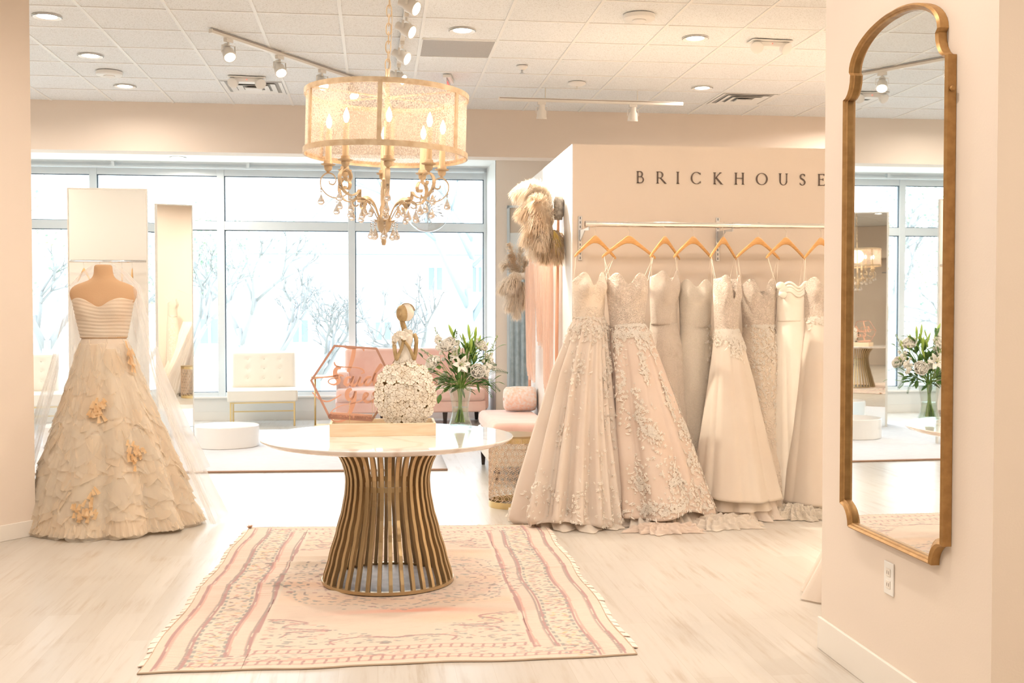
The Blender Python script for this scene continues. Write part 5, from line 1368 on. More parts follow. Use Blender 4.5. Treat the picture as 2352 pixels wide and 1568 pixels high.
gown = thing('ruffled_gown', 'strapless apricot gown with a ruffled organza skirt on the dress form', 'wedding gown', (MX, MY, 0))
def bodfn(u, v):
    th = 2 * PI * u; f = ((th + PI / 2) + PI) % (2 * PI) - PI; af = abs(f)
    topz = 1.487 - .045 * math.exp(-(f / .30) ** 2) + .012 * math.exp(-((af - .75) / .3) ** 2) - .05 * max(0, min(1, (af - 1.4) / 1.2))
    z = 1.243 + (topz - 1.243) * v; hh = (z - 1.243) / .25
    rx = lerp(.146, .196, min(1, hh) ** .9); ry = lerp(.106, .128, min(1, hh)); cy_ = lerp(0, -.012, hh)
    b = .030 * math.exp(-((af - .62) / .38) ** 2) * math.exp(-((hh - .72) / .26) ** 2)
    pl = .0016 * sin((z * 260) + (5.0 * sin(f * 1.0) if hh > .5 else 1.5 * f) + 6 * math.exp(-(f / .5) ** 2) * hh)
    return (( rx + pl) * cos(th), cy_ + (ry + pl) * sin(th) - b, z)
MB().grid(bodfn, 120, 70, True).build('pleated_bodice', M['apricot'], gown, smooth=True, thick=.003)
MB().rings([[(x * k_, y * k_, z) for x, y, z in ell(zz, .141, .101)] for zz, k_ in ((1.238, 1.0), (1.238, 1.05), (1.252, 1.05), (1.252, 1.0))], False, False).build('waistband', mat('waistband', (.68, .46, .27), .6), gown, smooth=True)
sp_ = vprof(1.24, [(1.24, .138, .10, .0, 0, 0), (1.20, .155, .12, .02, .005, 0), (1.0, .215, .18, .04, .01, 0), (.7, .315, .27, .06, .02, 0), (.4, .42, .36, .07, .03, .0), (.15, .485, .43, .09, .04, 0), (.02, .53, .48, .10, .05, 0)])
skf = gown_skirt(sp_, 9, 77)
MB().grid(skf, 160, 50, True).build('skirt', M['apricot'], gown, smooth=True)
r3 = random.Random(77)
def ruffle(mb, u, v, w_, h_, out, seed, yaw=0.0):
    """a short gathered strip of organza hanging from the skirt surface"""
    n, m_ = 19, 7; ph = r3.uniform(0, 6); rows = []
    for j in range(m_):
        t = j / (m_ - 1)
        for i in range(n):
            s_ = i / (n - 1) - .5
            uu = u + s_ * w_ * (1 + .2 * t); vv = v - h_ * t * (1 - .75 * abs(2 * s_) ** 3) - yaw * s_ * t
            p = Vector(skf(uu, max(0.0, vv))); th = 2 * PI * uu; nrm = Vector((cos(th), sin(th), .3)).normalized()
            off = .004 + out * t * (.6 + .4 * sin(ph + s_ * 17) * t + .18 * sin(ph * 2 + s_ * 37) * t) * (1 - .5 * abs(2 * s_) ** 2)
            p = p + nrm * off
            if vv < 0: p.z += vv * 1.0
            p.z = max(.003, p.z)
            rows.append(tuple(p))
    mb.add(rows, [(j * n + i, j * n + i + 1, (j + 1) * n + i + 1, (j + 1) * n + i) for j in range(m_ - 1) for i in range(n - 1)])
ra, rb_ = MB(), MB()
v = .95
while v > .07:
    cnt = 15 if v > .5 else 20
    for k in range(cnt):
        u = (k + r3.random() * 1.2) / cnt; sc_ = lerp(1.25, .5, v)
        ruffle(ra if r3.random() < .6 else rb_, u, v + r3.uniform(-.03, .03), r3.uniform(.06, .12), r3.uniform(.07, .15), r3.uniform(.014, .028) * sc_, k, r3.uniform(-.25, .25))
    v -= .042
for k in range(56): ruffle(rb_, k / 56, .095, .03, .10, .03, k, r3.uniform(-.05, .05))
tag(ra.build('sheer_ruffles', M['ruffle_sheer'], gown, smooth=True), kind='stuff'); tag(rb_.build('ruffles', M['ruffle_sheer2'], gown, smooth=True), kind='stuff')
for (px_, py_) in ((224, 935), (200, 1170), (305, 1035), (288, 808)):
    best = None
    for iu in range(70):
        for iv in range(60):
            p = Vector(skf(.5 + iu / 140, iv / 60)) + Vector((MX, MY, 0)); q = p - CAMP; dd = q.dot(FW); X_ = CX + F * q.dot(RT) / dd; Y_ = CY - F * q.dot(UP) / dd
            e = (X_ - px_) ** 2 + (Y_ - py_) ** 2
            if best is None or e < best[0]: best = (e, .5 + iu / 140, iv / 60)
    mb = MB(); _, u, v = best
    for k in range(26):
        uu = u + r3.gauss(0, .010); vv = v + r3.gauss(0, .028); p = Vector(skf(uu, vv)); th = 2 * PI * uu; nrm = Vector((cos(th), sin(th), .3)).normalized(); a_ = r3.uniform(-.6, .6)
        tn = Vector((-sin(th), cos(th), 0)); dn = Vector((0, 0, -1)); d_ = dn * cos(a_) + tn * sin(a_); s_ = nrm.cross(d_); L_ = r3.uniform(.03, .06); c = p + nrm * r3.uniform(.025, .05)
        mb.add([c - s_ * .006, c + s_ * .006, c + d_ * L_ + s_ * .012 + nrm * .01, c + d_ * L_ - s_ * .012 + nrm * .016], [(0, 1, 2, 3)])
    mb.build('rust_flower', M['rust'], gown)
# veil: falls behind and over both shoulders to the floor
M['veil'] = sheer('veil_tulle', (.95, .94, .93), .20)
veil = thing('bridal_veil', 'sheer white tulle veil falling over the dress form to the floor', 'veil', (MX, MY, 0))
def veilfn(u, v):
    # u: around the back from front-left to front-right, v: 0 top .. 1 floor
    a_ = lerp(math.radians(200), math.radians(-28), u)     # angle; 90 = straight back
    keys_ = [(0, .050, .052, 1.722), (.03, .075, .075, 1.712), (.08, .14, .10, 1.66), (.15, .215, .12, 1.575), (.25, .245, .16, 1.40), (.45, .335, .26, 1.02), (.7, .47, .42, .55), (.9, .60, .54, .16), (1, .64, .60, .03)]
    rx, ry, z = table(keys_, v)
    f = 1 + (.05 * sin(u * 40) + .04 * sin(u * 71 + 1)) * min(1, v * 2)
    x = rx * cos(a_) * f; y = ry * sin(a_) * f
    if x > .1 and v > .5: x += .10 * (v - .5) * 2
    z += -.02 * sin(u * 23) * v
    return (x, y + .02, max(.004, z))
MB().grid(veilfn, 110, 60).build('tulle_layer', M['veil'], veil, smooth=True)
def veil2(u, v):
    x, y, z = veilfn(.06 + u * .9, min(1, v * .80)); return (x * 1.05, y * 1.05 + .01, z + .004)
MB().grid(veil2, 100, 50).build('short_layer', M['veil'], veil, smooth=True)
# ------------------------------------------------------------------ wall lettering (humanist roman capitals)
LT = thing('wall_lettering', 'dark spaced serif capitals reading BRICKHOUSE on the partition above the rail', 'wall lettering', (0, PY0 - .004, 0))
M['ink'] = mat('sign_dark_grey', (.14, .10, .08), .5)
LH = .088
def bar(mb, x0, z0, x1, z1, w0, w1=None):
    w1 = w0 if w1 is None else w1; dx, dz = x1 - x0, z1 - z0; l = math.hypot(dx, dz); nx, nz = -dz / l, dx / l
    P_ = [(x0 + nx * w0 / 2, z0 + nz * w0 / 2), (x0 - nx * w0 / 2, z0 - nz * w0 / 2), (x1 - nx * w1 / 2, z1 - nz * w1 / 2), (x1 + nx * w1 / 2, z1 + nz * w1 / 2)]
    poly(mb, P_)
def poly(mb, P_):
    n = len(P_); a_ = sum(P_[i][0] * P_[(i + 1) % n][1] - P_[(i + 1) % n][0] * P_[i][1] for i in range(n))
    if a_ < 0: P_ = P_[::-1]
    mb.add([(x * LH, -.004, z * LH) for x, z in P_] + [(x * LH, .003, z * LH) for x, z in P_], [tuple(range(n)), tuple(range(2 * n - 1, n - 1, -1))] + [(i, n + i, n + (i + 1) % n, (i + 1) % n) for i in range(n)])
def serif(mb, x, z, w=.20, up=True, t=.035):
    s_ = 1 if up else -1
    poly(mb, [(x - w / 2, z), (x + w / 2, z), (x + w / 2 - .02, z + s_ * t * .6), (x + .06, z + s_ * t * 1.6), (x - .06, z + s_ * t * 1.6), (x - w / 2 + .02, z + s_ * t * .6)])
def arc(mb, cx_, cz_, rx, rz, a0, a1, wthin, wthick, n=22, ax=0.0):
    prev = None
    for k in range(n + 1):
        a_ = math.radians(lerp(a0, a1, k / n)); w_ = wthin + (wthick - wthin) * abs(cos(a_ - ax)) ** 1.6
        o_ = (cx_ + (rx + w_ / 2) * cos(a_), cz_ + (rz + w_ * .4) * sin(a_)); i_ = (cx_ + (rx - w_ / 2) * cos(a_), cz_ + (rz - w_ * .4) * sin(a_))
        if prev: poly(mb, [prev[0], o_, i_, prev[1]])
        prev = (o_, i_)
TH_, TN = .115, .05
def glyph(ch):
    m = MB()
    def stem_(x, w=TH_, z0=0, z1=1): bar(m, x, z0, x, z1, w)
    if ch == 'B':
        stem_(.12); serif(m, .12, 0, .24); serif(m, .12, 1, .24, False); bar(m, .1, .975, .34, .975, TN); bar(m, .1, .54, .36, .54, TN); bar(m, .1, .025, .38, .025, TN)
        arc(m, .34, .76, .17, .215, -90, 90, TN, TH_); arc(m, .37, .285, .23, .26, -90, 90, TN, TH_); wd = .66
    elif ch == 'R':
        stem_(.12); serif(m, .12, 0, .26); serif(m, .12, 1, .24, False); bar(m, .1, .975, .36, .975, TN); bar(m, .1, .47, .36, .47, TN)
        arc(m, .35, .72, .21, .25, -90, 90, TN, TH_); bar(m, .36, .47, .78, .03, .10, .12); poly(m, [(.70, .07), (.90, .0), (.92, -.015), (.78, -.015)]); wd = .9
    elif ch == 'I': stem_(.14); serif(m, .14, 0, .28); serif(m, .14, 1, .28, False); wd = .28
    elif ch == 'C':
        arc(m, .52, .5, .44, .49, 48, 312, TN, TH_ + .01, 34); poly(m, [(.80, .84), (.86, .97), (.875, .78), (.85, .78)]); poly(m, [(.80, .12), (.86, .08), (.875, .24), (.855, .24)]); wd = .9
    elif ch == 'K':
        stem_(.12); serif(m, .12, 0, .26); serif(m, .12, 1, .26, False); bar(m, .18, .50, .62, .97, TN + .01); serif(m, .64, 1, .22, False); bar(m, .25, .56, .72, .03, .11, .13); poly(m, [(.64, .08), (.86, .0), (.88, -.015), (.74, -.015)]); wd = .86
    elif ch == 'H':
        stem_(.12); stem_(.74)
        for x in (.12, .74): serif(m, x, 0, .25); serif(m, x, 1, .25, False)
        bar(m, .12, .53, .74, .53, TN); wd = .86
    elif ch == 'O': arc(m, .5, .5, .46, .49, 0, 360, TN, TH_ + .01, 44); wd = 1.0
    elif ch == 'U':
        stem_(.14, TH_, .34, 1); stem_(.72, .07, .34, 1); serif(m, .14, 1, .26, False); serif(m, .72, 1, .22, False); arc(m, .43, .34, .29, .335, 180, 360, TN + .015, .095); wd = .86
    elif ch == 'S':
        arc(m, .30, .745, .20, .235, 30, 235, TN, .11); arc(m, .28, .255, .22, .24, 55, -145, TN, .11); bar(m, .17, .60, .43, .44, .12, .12); poly(m, [(.44, .83), (.49, .97), (.505, .78), (.48, .78)]); poly(m, [(.05, .22), (.08, .22), (.12, .08), (.06, .05)]); wd = .55
    else:
        stem_(.12); serif(m, .12, 0, .24); serif(m, .12, 1, .24, False); bar(m, .1, .975, .56, .975, TN); bar(m, .1, .025, .60, .025, TN); bar(m, .1, .53, .48, .53, TN)
        poly(m, [(.52, 1), (.58, 1), (.58, .84), (.56, .84)]); poly(m, [(.55, 0), (.62, 0), (.66, .18), (.64, .18)]); poly(m, [(.46, .64), (.49, .64), (.49, .42), (.46, .42)]); wd = .64
    return m
for ch, pl in zip('BRICKHOUSE', (1461.5, 1507, 1553, 1586, 1638, 1687, 1736.5, 1788, 1835.5, 1878)):
    g_ = glyph(ch).build('letter_' + ch, M['ink'], LT)
    p = oy(pl, 406, PY0); g_.location = (p.x, 0, 2.372)

# ------------------------------------------------------------------ arched mirror on the right wall
Y0m, hw_ = 3.768, .398
def mo(ins):
    """mirror outline (y, z), inset by ins"""
    w = hw_ - ins; P_ = []
    zb, zs = .575 + ins, 2.24 - ins * .3
    def side(sg):
        q = []
        for a_ in np.linspace(0, 90, 7):      # bottom notch, concave
            r = math.radians(a_); q.append((sg * (w - .075 * cos(r)), zb + .078 * sin(r)))
        q.append((sg * w, zs))
        for a_ in np.linspace(0, 1, 6): q.append((sg * (w - .065 * sin(a_ * PI / 2)), zs + .085 * (1 - cos(a_ * PI / 2)) + (.0 if a_ else 0)))
        q.append((sg * (w - .052), zs + .098))
        for a_ in np.linspace(0, 90, 14)[:-1 if sg > 0 else None]:
            r = math.radians(a_); q.append((sg * (w - .052) * cos(r), zs + .098 + (.145 - ins * .7) * sin(r)))
        return q
    R_ = side(1); L_ = side(-1)
    return R_ + L_[::-1][1:]
mi = thing('arched_wall_mirror', 'tall arched mirror in a narrow antique gold frame on the right wall', 'mirror', (1.85, Y0m, 0), math.radians(0))
O_, I_ = mo(0), mo(.024); n_ = len(O_)
fr = MB()
sec = [(0, -.001), (0, -.030), (.007, -.038), (.014, -.032), (.017, -.027), (.022, -.024), (.022, -.008)]
outs = [(mo(d_), x) for d_, x in sec]
rings_ = [[(x, y, z) for (y, z) in o_] for o_, x in outs]
for a_ in range(len(rings_) - 1):
    A_, B_ = rings_[a_], rings_[a_ + 1]; fr.add(A_ + B_, [(i, (i + 1) % n_, n_ + (i + 1) % n_, n_ + i) for i in range(n_)])
fr.build('gold_frame', M['gold'], mi, smooth=35)
mg = MB(); G_ = mo(.019); 
mg.add([(-.012, y, z) for y, z in G_], [tuple(range(n_))]); mg.build('mirror_glass', M['mirror'], mi)
for sg in (-1, 1):
    MB().lathe([(.006, 0), (.009, .006), (.006, .014)], 10).build('frame_stud', M['gold'], mi, loc=(-.018, sg * hw_, 2.13), rot=(PI / 2 * -sg, 0, 0))
ou = thing('wall_outlet', 'white double wall outlet below the arched mirror', 'outlet', (1.85, 3.80, .445))
MB().box(-.006, 0, -.037, .037, -.060, .060).build('cover_plate', M['white'], ou, bevel=.003)
for z in (-.022, .022):
    so = MB().box(-.0085, -.005, -.017, .017, z - .015, z + .015).build('socket', mat('outlet_socket', (.80, .74, .66), .4), ou, bevel=.004)
    MB().box(-.009, -.0083, -.008, -.005, z - .006, z + .006).box(-.009, -.0083, .005, .008, z - .006, z + .006).build('slots', mat('outlet_slot', (.25, .2, .17), .6), so)

# ------------------------------------------------------------------ pale rug at the windows
br = MB(); a_ = oz(440, 1081); bx = .62
br.grid(lambda u, v: (lerp(-4.6, bx, u), lerp(a_.y - .0, 13.25, v) - .25 * u * (1 - v), .009 + .002 * sin(u * 60) * sin(v * 40)), 60, 40)
prug = br.build('pale_area_rug', mat('pale_rug_wool', (.76, .76, .79), .95, 0, (.84, .84, .86), 9, (1, 5, 1), bump=.4, bscale=90), smooth=True, thick=.01)
tag(prug, 'large pale woven rug with a thin brown edge in the window area', 'rug')
eb = MB().tube([(lerp(-4.6, bx, t), a_.y - .25 * t, .008) for t in np.linspace(0, 1, 30)], .009, 6); eb.build('brown_edge', mat('rug_edge_brown', (.42, .26, .18), .9), prug, smooth=True)

# ------------------------------------------------------------------ pedestals
def pedestal(px0, px1, pyb, h, label):
    c0 = oz((px0 + px1) / 2, pyb); r = 0.5 * (px1 - px0) / F * (c0.y * 1.02) ; c = (c0.x, c0.y + r * .98)
    t = thing('round_pedestal', label, 'pedestal', (c[0], c[1], .013), 0, 'round white bridal pedestals')
    MB().lathe([(r - .01, 0), (r - .008, .006), (r, .008), (r, h - .006), (r - .006, h), (.001, h)], 72).build('drum_platform', M['pedestal'], t, smooth=40)
pedestal(440, 583, 1036, .22, 'low round white pedestal on the pale rug beside the tall narrow mirror')
MB_ = None
t = thing('round_pedestal', 'low round white pedestal hidden behind the mannequin and left wall', 'pedestal', (-2.05, 10.2, .013), 0, 'round white bridal pedestals')
t['label'] = 'low round white pedestal behind the ruffled gown, seen in the arched mirror'
t.location = (-3.1, 11.9, .013)
MB().lathe([(.31, 0), (.32, .008), (.32, .214), (.314, .22), (.001, .22)], 64).build('drum_platform', M['pedestal'], t, smooth=40)

# ------------------------------------------------------------------ free-standing dressing mirrors
def panel(t, p, q, h, name='mirror_panel'):
    p, q = Vector((p[0], p[1], 0)), Vector((q[0], q[1], 0)); d_ = (q - p); L_ = d_.length; a_ = math.atan2(d_.y, d_.x)
    o = MB().box(.012, L_ - .012, -.003, .003, .014, h - .014).build(name, M['mirror'], t); o.location = p - t.location; o.rotation_euler = (0, 0, a_)
    f = MB().box(0, L_, .004, .026, 0, h).box(0, .012, -.008, .006, 0, h).box(L_ - .012, L_, -.008, .006, 0, h).box(.012, L_ - .012, -.008, .006, 0, .014).box(.012, L_ - .012, -.008, .006, h - .014, h)
    f.build('panel_frame', M['mirror_edge'], o)
pA0, pA1 = oy(154, 432, 11.0), oy(338, 432, 11.0)
mA = thing('standing_mirror', 'tall frameless-looking mirror behind the dress form reflecting hangers and wall', 'mirror', (pA0.x, pA0.y, 0), 0)
panel(mA, (pA0.x, 11.0), (pA1.x, 11.0), 2.585)
mB = thing('folding_mirror', 'tall narrow folding mirror between the dress form and the white chair', 'mirror', (-2.5, 12.8, 0), 0)
b0, b1, b2 = oy(341, 470, 12.98), oy(358, 470, 12.66), oy(442, 475, 12.80)
panel(mB, (b1.x, b1.y), (b2.x, b2.y), 2.60); panel(mB, (b0.x - .01, b0.y), (b1.x - .006, b1.y), 2.60)

# ------------------------------------------------------------------ white tufted chairs
def tufted_chair():
    t = thing('slipper_chair', 'x', 'chair')
    W_, D_ = .80, .62
    bk = MB()
    def cush(mb, x0, x1, z0, z1, y, th, rows, cols, depth=.014, n=44, m=34):
        def f(u, v):
            x = lerp(x0, x1, u); z = lerp(z0, z1, v); e = min(1, min(u, 1 - u) * (x1 - x0) / .05) ; e2 = min(1, min(v, 1 - v) * (z1 - z0) / .05)
            bulge = th * (1 - (1 - e) ** 2.5) ** .5 * (1 - (1 - e2) ** 2.5) ** .5
            d_ = 0
            for r_ in rows:
                for c_ in cols: d_ = max(d_, math.exp(-(((x - c_) / .03) ** 2 + ((z - r_) / .03) ** 2)))
            return (x, y - bulge + d_ * depth, z)
        mb.grid(f, n, m)
    cush(bk, -W_ / 2, W_ / 2, .42, .90, 0, .06, (.56, .68, .80), (-.2, 0, .2))
    bk.box(-W_ / 2 + .004, W_ / 2 - .004, -.002, .05, .425, .895)
    o = bk.build('back_cushion', M['ivory_vinyl'], t, smooth=50, loc=(0, D_ / 2 - .04, 0)); o.rotation_euler = (math.radians(-7), 0, 0)
    for r_ in (.56, .68, .80):
        for c_ in (-.2, 0, .2): MB().ball((c_, -.05, r_), (.009, .005, .009), 10, 6).build('tuft_button', M['ivory_vinyl'], o, smooth=True)
    MB().box(-W_ / 2 - .02, W_ / 2 + .02, -D_ / 2, D_ / 2, .30, .445).build('seat_cushion', M['ivory_vinyl'], t, bevel=.022, seg=4, smooth=60)
    MB().tube([(x, y, .432) for x, y in ((-W_ / 2 - .015, -D_ / 2 + .004), (W_ / 2 + .015, -D_ / 2 + .004), (W_ / 2 + .016, D_ / 2 - .01), (-W_ / 2 - .016, D_ / 2 - .01))], .005, 6, closed=True).build('seat_piping', M['ivory_vinyl'], t, smooth=True)
    for sx in (-1, 1):
        for sy in (-1, 1): MB().box(-.011, .011, -.011, .011, 0, .29).build('leg', M['brass_light'], t, loc=(sx * (W_ / 2 - .02), sy * (D_ / 2 - .04), 0), bevel=.002, seg=1)
    MB().box(-W_ / 2 + .01, W_ / 2 - .01, -D_ / 2 + .03, -D_ / 2 + .05, .282, .302).box(-W_ / 2 + .01, W_ / 2 - .01, D_ / 2 - .05, D_ / 2 - .03, .282, .302).box(-W_ / 2 + .01, -W_ / 2 + .03, -D_ / 2 + .05, D_ / 2 - .05, .282, .302).box(W_ / 2 - .03, W_ / 2 - .01, -D_ / 2 + .05, D_ / 2 - .05, .282, .302).build('seat_frame', M['brass_light'], t)
    MB().box(-W_ / 2 + .02, W_ / 2 - .02, D_ / 2 - .048, D_ / 2 - .032, .13, .146).build('rear_stretcher', M['brass_light'], t)
    for sx in (-1, 1): MB().box(-.008, .008, -D_ / 2 + .04, D_ / 2 - .04, .0, .014).build('floor_runner', M['brass_light'], t, loc=(sx * (W_ / 2 - .02), 0, 0))
    return t
sc1 = tufted_chair(); p = oy(605, 940, 14.02); sc1.location = (p.x, 14.02, 0); sc1.rotation_euler = (0, 0, math.radians(4))
tag(sc1, 'ivory button-tufted chair on thin gold legs left of the pink loveseat', 'chair', 'ivory tufted chairs by the windows')
p = oy(62, 940, 13.7)
sc2 = dup(sc1, (p.x, 13.6, 0), math.radians(18), 'ivory tufted chair mostly hidden behind the left wall and veil')

# ------------------------------------------------------------------ blush loveseat
lv = oy(940, 940, 14.0)
sofa = thing('blush_loveseat', 'blush velvet loveseat with dark tapered legs in front of the window', 'loveseat', (lv.x, 13.98, 0), math.radians(2))
SW = .97
def plump(x0, x1, y0, y1, z0, z1, name, b=.045, parent=sofa, m_=None): return MB().box(x0, x1, y0, y1, z0, z1).build(name, m_ or M['blush'], parent, bevel=b, seg=5, smooth=60)
plump(-SW + .05, SW - .05, -.40, .36, .16, .30, 'seat_base', .02)
plump(-SW + .06, SW - .06, -.43, .20, .295, .455, 'seat_cushion', .05)
bo = plump(-.80, .82, .20, .36, .28, .955, 'backrest', .05); bo.rotation_euler = (math.radians(-4), 0, 0)
plump(-SW + .06, -SW + .22, -.14, .34, .30, .66, 'armrest', .05); plump(SW - .22, SW + .02, -.20, .34, .16, .62, 'armrest', .06)
for x in (-SW + .13, -SW + .62, SW - .55, SW - .08):
    MB().rings([[(x + s_ * q * r_, -.33 + s2 * r_, z) for s_, s2, q in ((-1, -1, 1), (1, -1, 1), (1, 1, 1), (-1, 1, 1))] for r_, z in ((.018, 0), (.030, .165))]).build('leg', M['dark_wood'], sofa)
for x in (-SW + .13, SW - .08):
    MB().rings([[(x + s_ * r_, .30 + s2 * r_, z) for s_, s2 in ((-1, -1), (1, -1), (1, 1), (-1, 1))] for r_, z in ((.018, 0), (.030, .165))]).build('leg', M['dark_wood'], sofa)

# brass side table between chair and loveseat
bt_ = oy(722, 940, 13.75); st = thing('brass_side_table', 'slim brass side table standing left of the loveseat', 'side table', (bt_.x + .12, 13.75, 0))
MB().box(-.15, .20, -.16, .16, .60, .615).build('tabletop', M['brass_light'], st, bevel=.003)
MB().tube([(-.11, 0, .0), (-.11, 0, .6)], .012, 10).build('post', M['brass_light'], st, smooth=True)
MB().box(-.12, .18, -.13, .13, 0, .012).build('base', M['brass_light'], st, bevel=.003)

# ------------------------------------------------------------------ narrow mirror on the column wall, its reflection built as bands and a curtain
u_ = Vector((bcol.x - a.x if False else (oy(1290, 700, 13.45).x - oy(1139, 700, 13.8).x), -.35, 0)).normalized()
c0 = oy(1167, 700, 13.74); cu = thing('column_mirror', 'tall narrow framed mirror with a modelled curtain reflection on the wall behind the pampas', 'curtain panel', (c0.x, c0.y - .0, 0), math.atan2(u_.y, u_.x))
MB().box(0, .62, -.03, -.004, .25, 2.72).build('reflection_board', mat('reflected_beige', (.62, .53, .43), .6), cu)  # beige stands in for the wall reflected in this mirror
MB().box(0, .035, -.045, -.004, .25, 2.72).box(.585, .62, -.045, -.004, .25, 2.72).box(0, .62, -.045, -.004, 2.69, 2.72).box(0, .62, -.045, -.004, .25, .285).build('panel_frame', mat('panel_frame_grey', (.55, .62, .66), .4), cu)
MB().box(.035, .585, -.036, -.03, 2.10, 2.38).build('reflected_band', mat('reflected_pale', (.74, .78, .78), .6), cu)  # pale strip coloured as part of the reflection
MB().grid(lambda u, v: (.04 + .54 * u, -.05 - .014 * sin(u * 44) - .006 * sin(u * 97 + v), lerp(.29, 2.10, v)), 90, 8).build('curtain', mat('reflected_curtain', (.34, .42, .46), .8, 0, (.46, .55, .59), 14), cu, smooth=True)  # folds and colour stand in for a curtain reflected in the mirror

# ------------------------------------------------------------------ bench, bolster, pierced drum
bn = thing('blush_bench', 'blush velvet bench against the partition side behind the pierced drum', 'bench', (1.19, 9.55, 0))
plump(-.26, .24, -.66, .62, .36, .50, 'seat_cushion', .05, bn); plump(-.27, .245, -.67, .63, .14, .365, 'upholstered_base', .03, bn, M['ivory_vinyl'])
for x in (-.22, .20):
    for y in (-.60, .56): MB().rings([[(x + s_ * r_, y + s2 * r_, z) for s_, s2 in ((-1, -1), (1, -1), (1, 1), (-1, 1))] for r_, z in ((.014, 0), (.024, .15))]).build('leg', M['dark_wood'], bn)
M['bolster'] = fabric('bolster_print', (.92, .86, .83), (.90, .64, .50), 0, bump=.1, scale=38); 
bl = thing('bolster_pillow', 'round bolster pillow in a coral floral print on the bench', 'pillow', (1.30, 9.95, .615))
MB().rings([[(x, r * cos(t), r * sin(t)) for t in np.linspace(0, 2 * PI, 33)[:-1]] for x, r in ((-.155, .01), (-.158, .05), (-.155, .085), (-.135, .108), (-.05, .114), (.10, .112), (.13, .10), (.135, .01))]).build('printed_cover', M['bolster'], bl, smooth=True)
MB().ball((-.158, 0, 0), (.006, .014, .014), 12, 8).build('end_button', M['blush'], bl, smooth=True)

dc = oz(1172, 1172); DRr = .185; DH = .52
dm_ = thing('pierced_drum_table', 'gold drum table with pierced hexagon lattice beside the gowns', 'side table', (oy(1120, 1100, 7.95).x + DRr + .01, 7.95, 0))
MB().lathe([(DRr - .01, DH - .012), (DRr + .004, DH - .010), (DRr + .004, DH), (.001, DH + .001)], 64).build('tabletop', M['brass'], dm_, smooth=40)
MB().lathe([(DRr - .003, DH - .05), (DRr + .002, DH - .05), (DRr + .002, DH - .012), (DRr - .003, DH - .012)], 64, cap0=False, cap1=False).build('top_band', M['brass_light'], dm_, smooth=40)
MB().lathe([(DRr - .003, 0), (DRr + .002, 0), (DRr + .002, .045), (DRr - .003, .045)], 64, cap0=False, cap1=False).build('bottom_band', M['brass_light'], dm_, smooth=40)
lat = MB(); ncell = 22; cw = 2 * PI * DRr / ncell; hh_ = cw / math.sqrt(3)
def onC(x, z, r=DRr): a_ = x / DRr; return (r * cos(a_), r * sin(a_), z)
row = 0; z = .045 + hh_
while z < DH - .03:
    for k in range(ncell):
        x0 = k * cw + (cw / 2 if row % 2 else 0)
        pts = [(x0 + hh_ * sin(math.radians(60 * q)), z + hh_ * cos(math.radians(60 * q))) for q in range(6)]
        for q in range(6):
            p_, q_ = pts[q], pts[(q + 1) % 6]
            if q in (0, 1, 2): lat.tube([onC(*p_), onC(*q_)], (.0019, .0022), flat='rect')
        pin = [(x0 + hh_ * .56 * sin(math.radians(60 * q)), z + hh_ * .56 * cos(math.radians(60 * q))) for q in range(6)]
        lat.tube([onC(*q) for q in pin], (.0016, .0020), flat='rect', closed=True)
        for q in range(0, 6, 2): lat.tube([onC(*pin[q]), onC(*pts[q])], (.0016, .0018), flat='rect')
    z += hh_ * 1.5; row += 1
lat.v = [(x, y, min(z_, DH - .02)) for x, y, z_ in lat.v]
lat.build('hexagon_lattice', mat('rose_gold_lattice', (.82, .62, .45), .35, .55), dm_)

# ------------------------------------------------------------------ copper arch stand with pampas and drape
arx = 1.40
pk0 = oy(1290, 480, 8.55); pk1 = oy(1212, 860, 10.2)
ar = thing('copper_arch', 'slim copper arch frame leaning along the partition side wall', 'arch', (arx, 9.3, 0))
for (Y_, zt) in ((8.62, 2.30), (10.15, 2.05)):
    MB().tube([(0, Y_ - 9.3, 0), (.02, Y_ - 9.3, zt)], .014, 12).build('copper_post', M['copper'], ar, smooth=True)
MB().tube([(.02, 8.62 - 9.3, 2.25), (.02, 10.15 - 9.3, 2.02)], .012, 12).build('copper_crossbar', M['copper'], ar, smooth=True)
M['chiffon'] = sheer('blush_chiffon', (.95, .72, .60), .42)
dr = thing('chiffon_drape', 'blush chiffon drape hanging from the copper arch below the pampas', 'drape', (arx - .04, 9.3, 0))
def drape(y0, y1, z0, z1, name, sw=.12, n=60):
    def f(u, v):
        top = lerp(z1, z1 - .05, u); z = lerp(z0 + .15 * u, top, v)
        y = lerp(y0, y1, u) * 1 + (1 - v) * sw * (u - .5); return (.0 + .018 * sin(u * 28 + v * 2) + .012 * sin(u * 61), y, z)
    MB().grid(f, n, 24).build(name, M['chiffon'], dr, smooth=True)
drape(-.64, -.42, .70, 2.12, 'front_panel', .06); drape(-.40, .15, 1.10, 2.0, 'swag_panel', -.4); drape(.35, .62, .78, 1.85, 'rear_panel', .05)
M['pampas'] = fabric('pampas_plume', (.92, .77, .60), (.95, .85, .72), .4, bump=0, scale=8)
M['pampas_dark'] = fabric('pampas_tan', (.72, .55, .37), (.86, .72, .54), .3, bump=0, scale=8)
M['pampas_light'] = fabric('pampas_cream', (.93, .83, .70), (.96, .88, .78), .4, bump=0, scale=8)
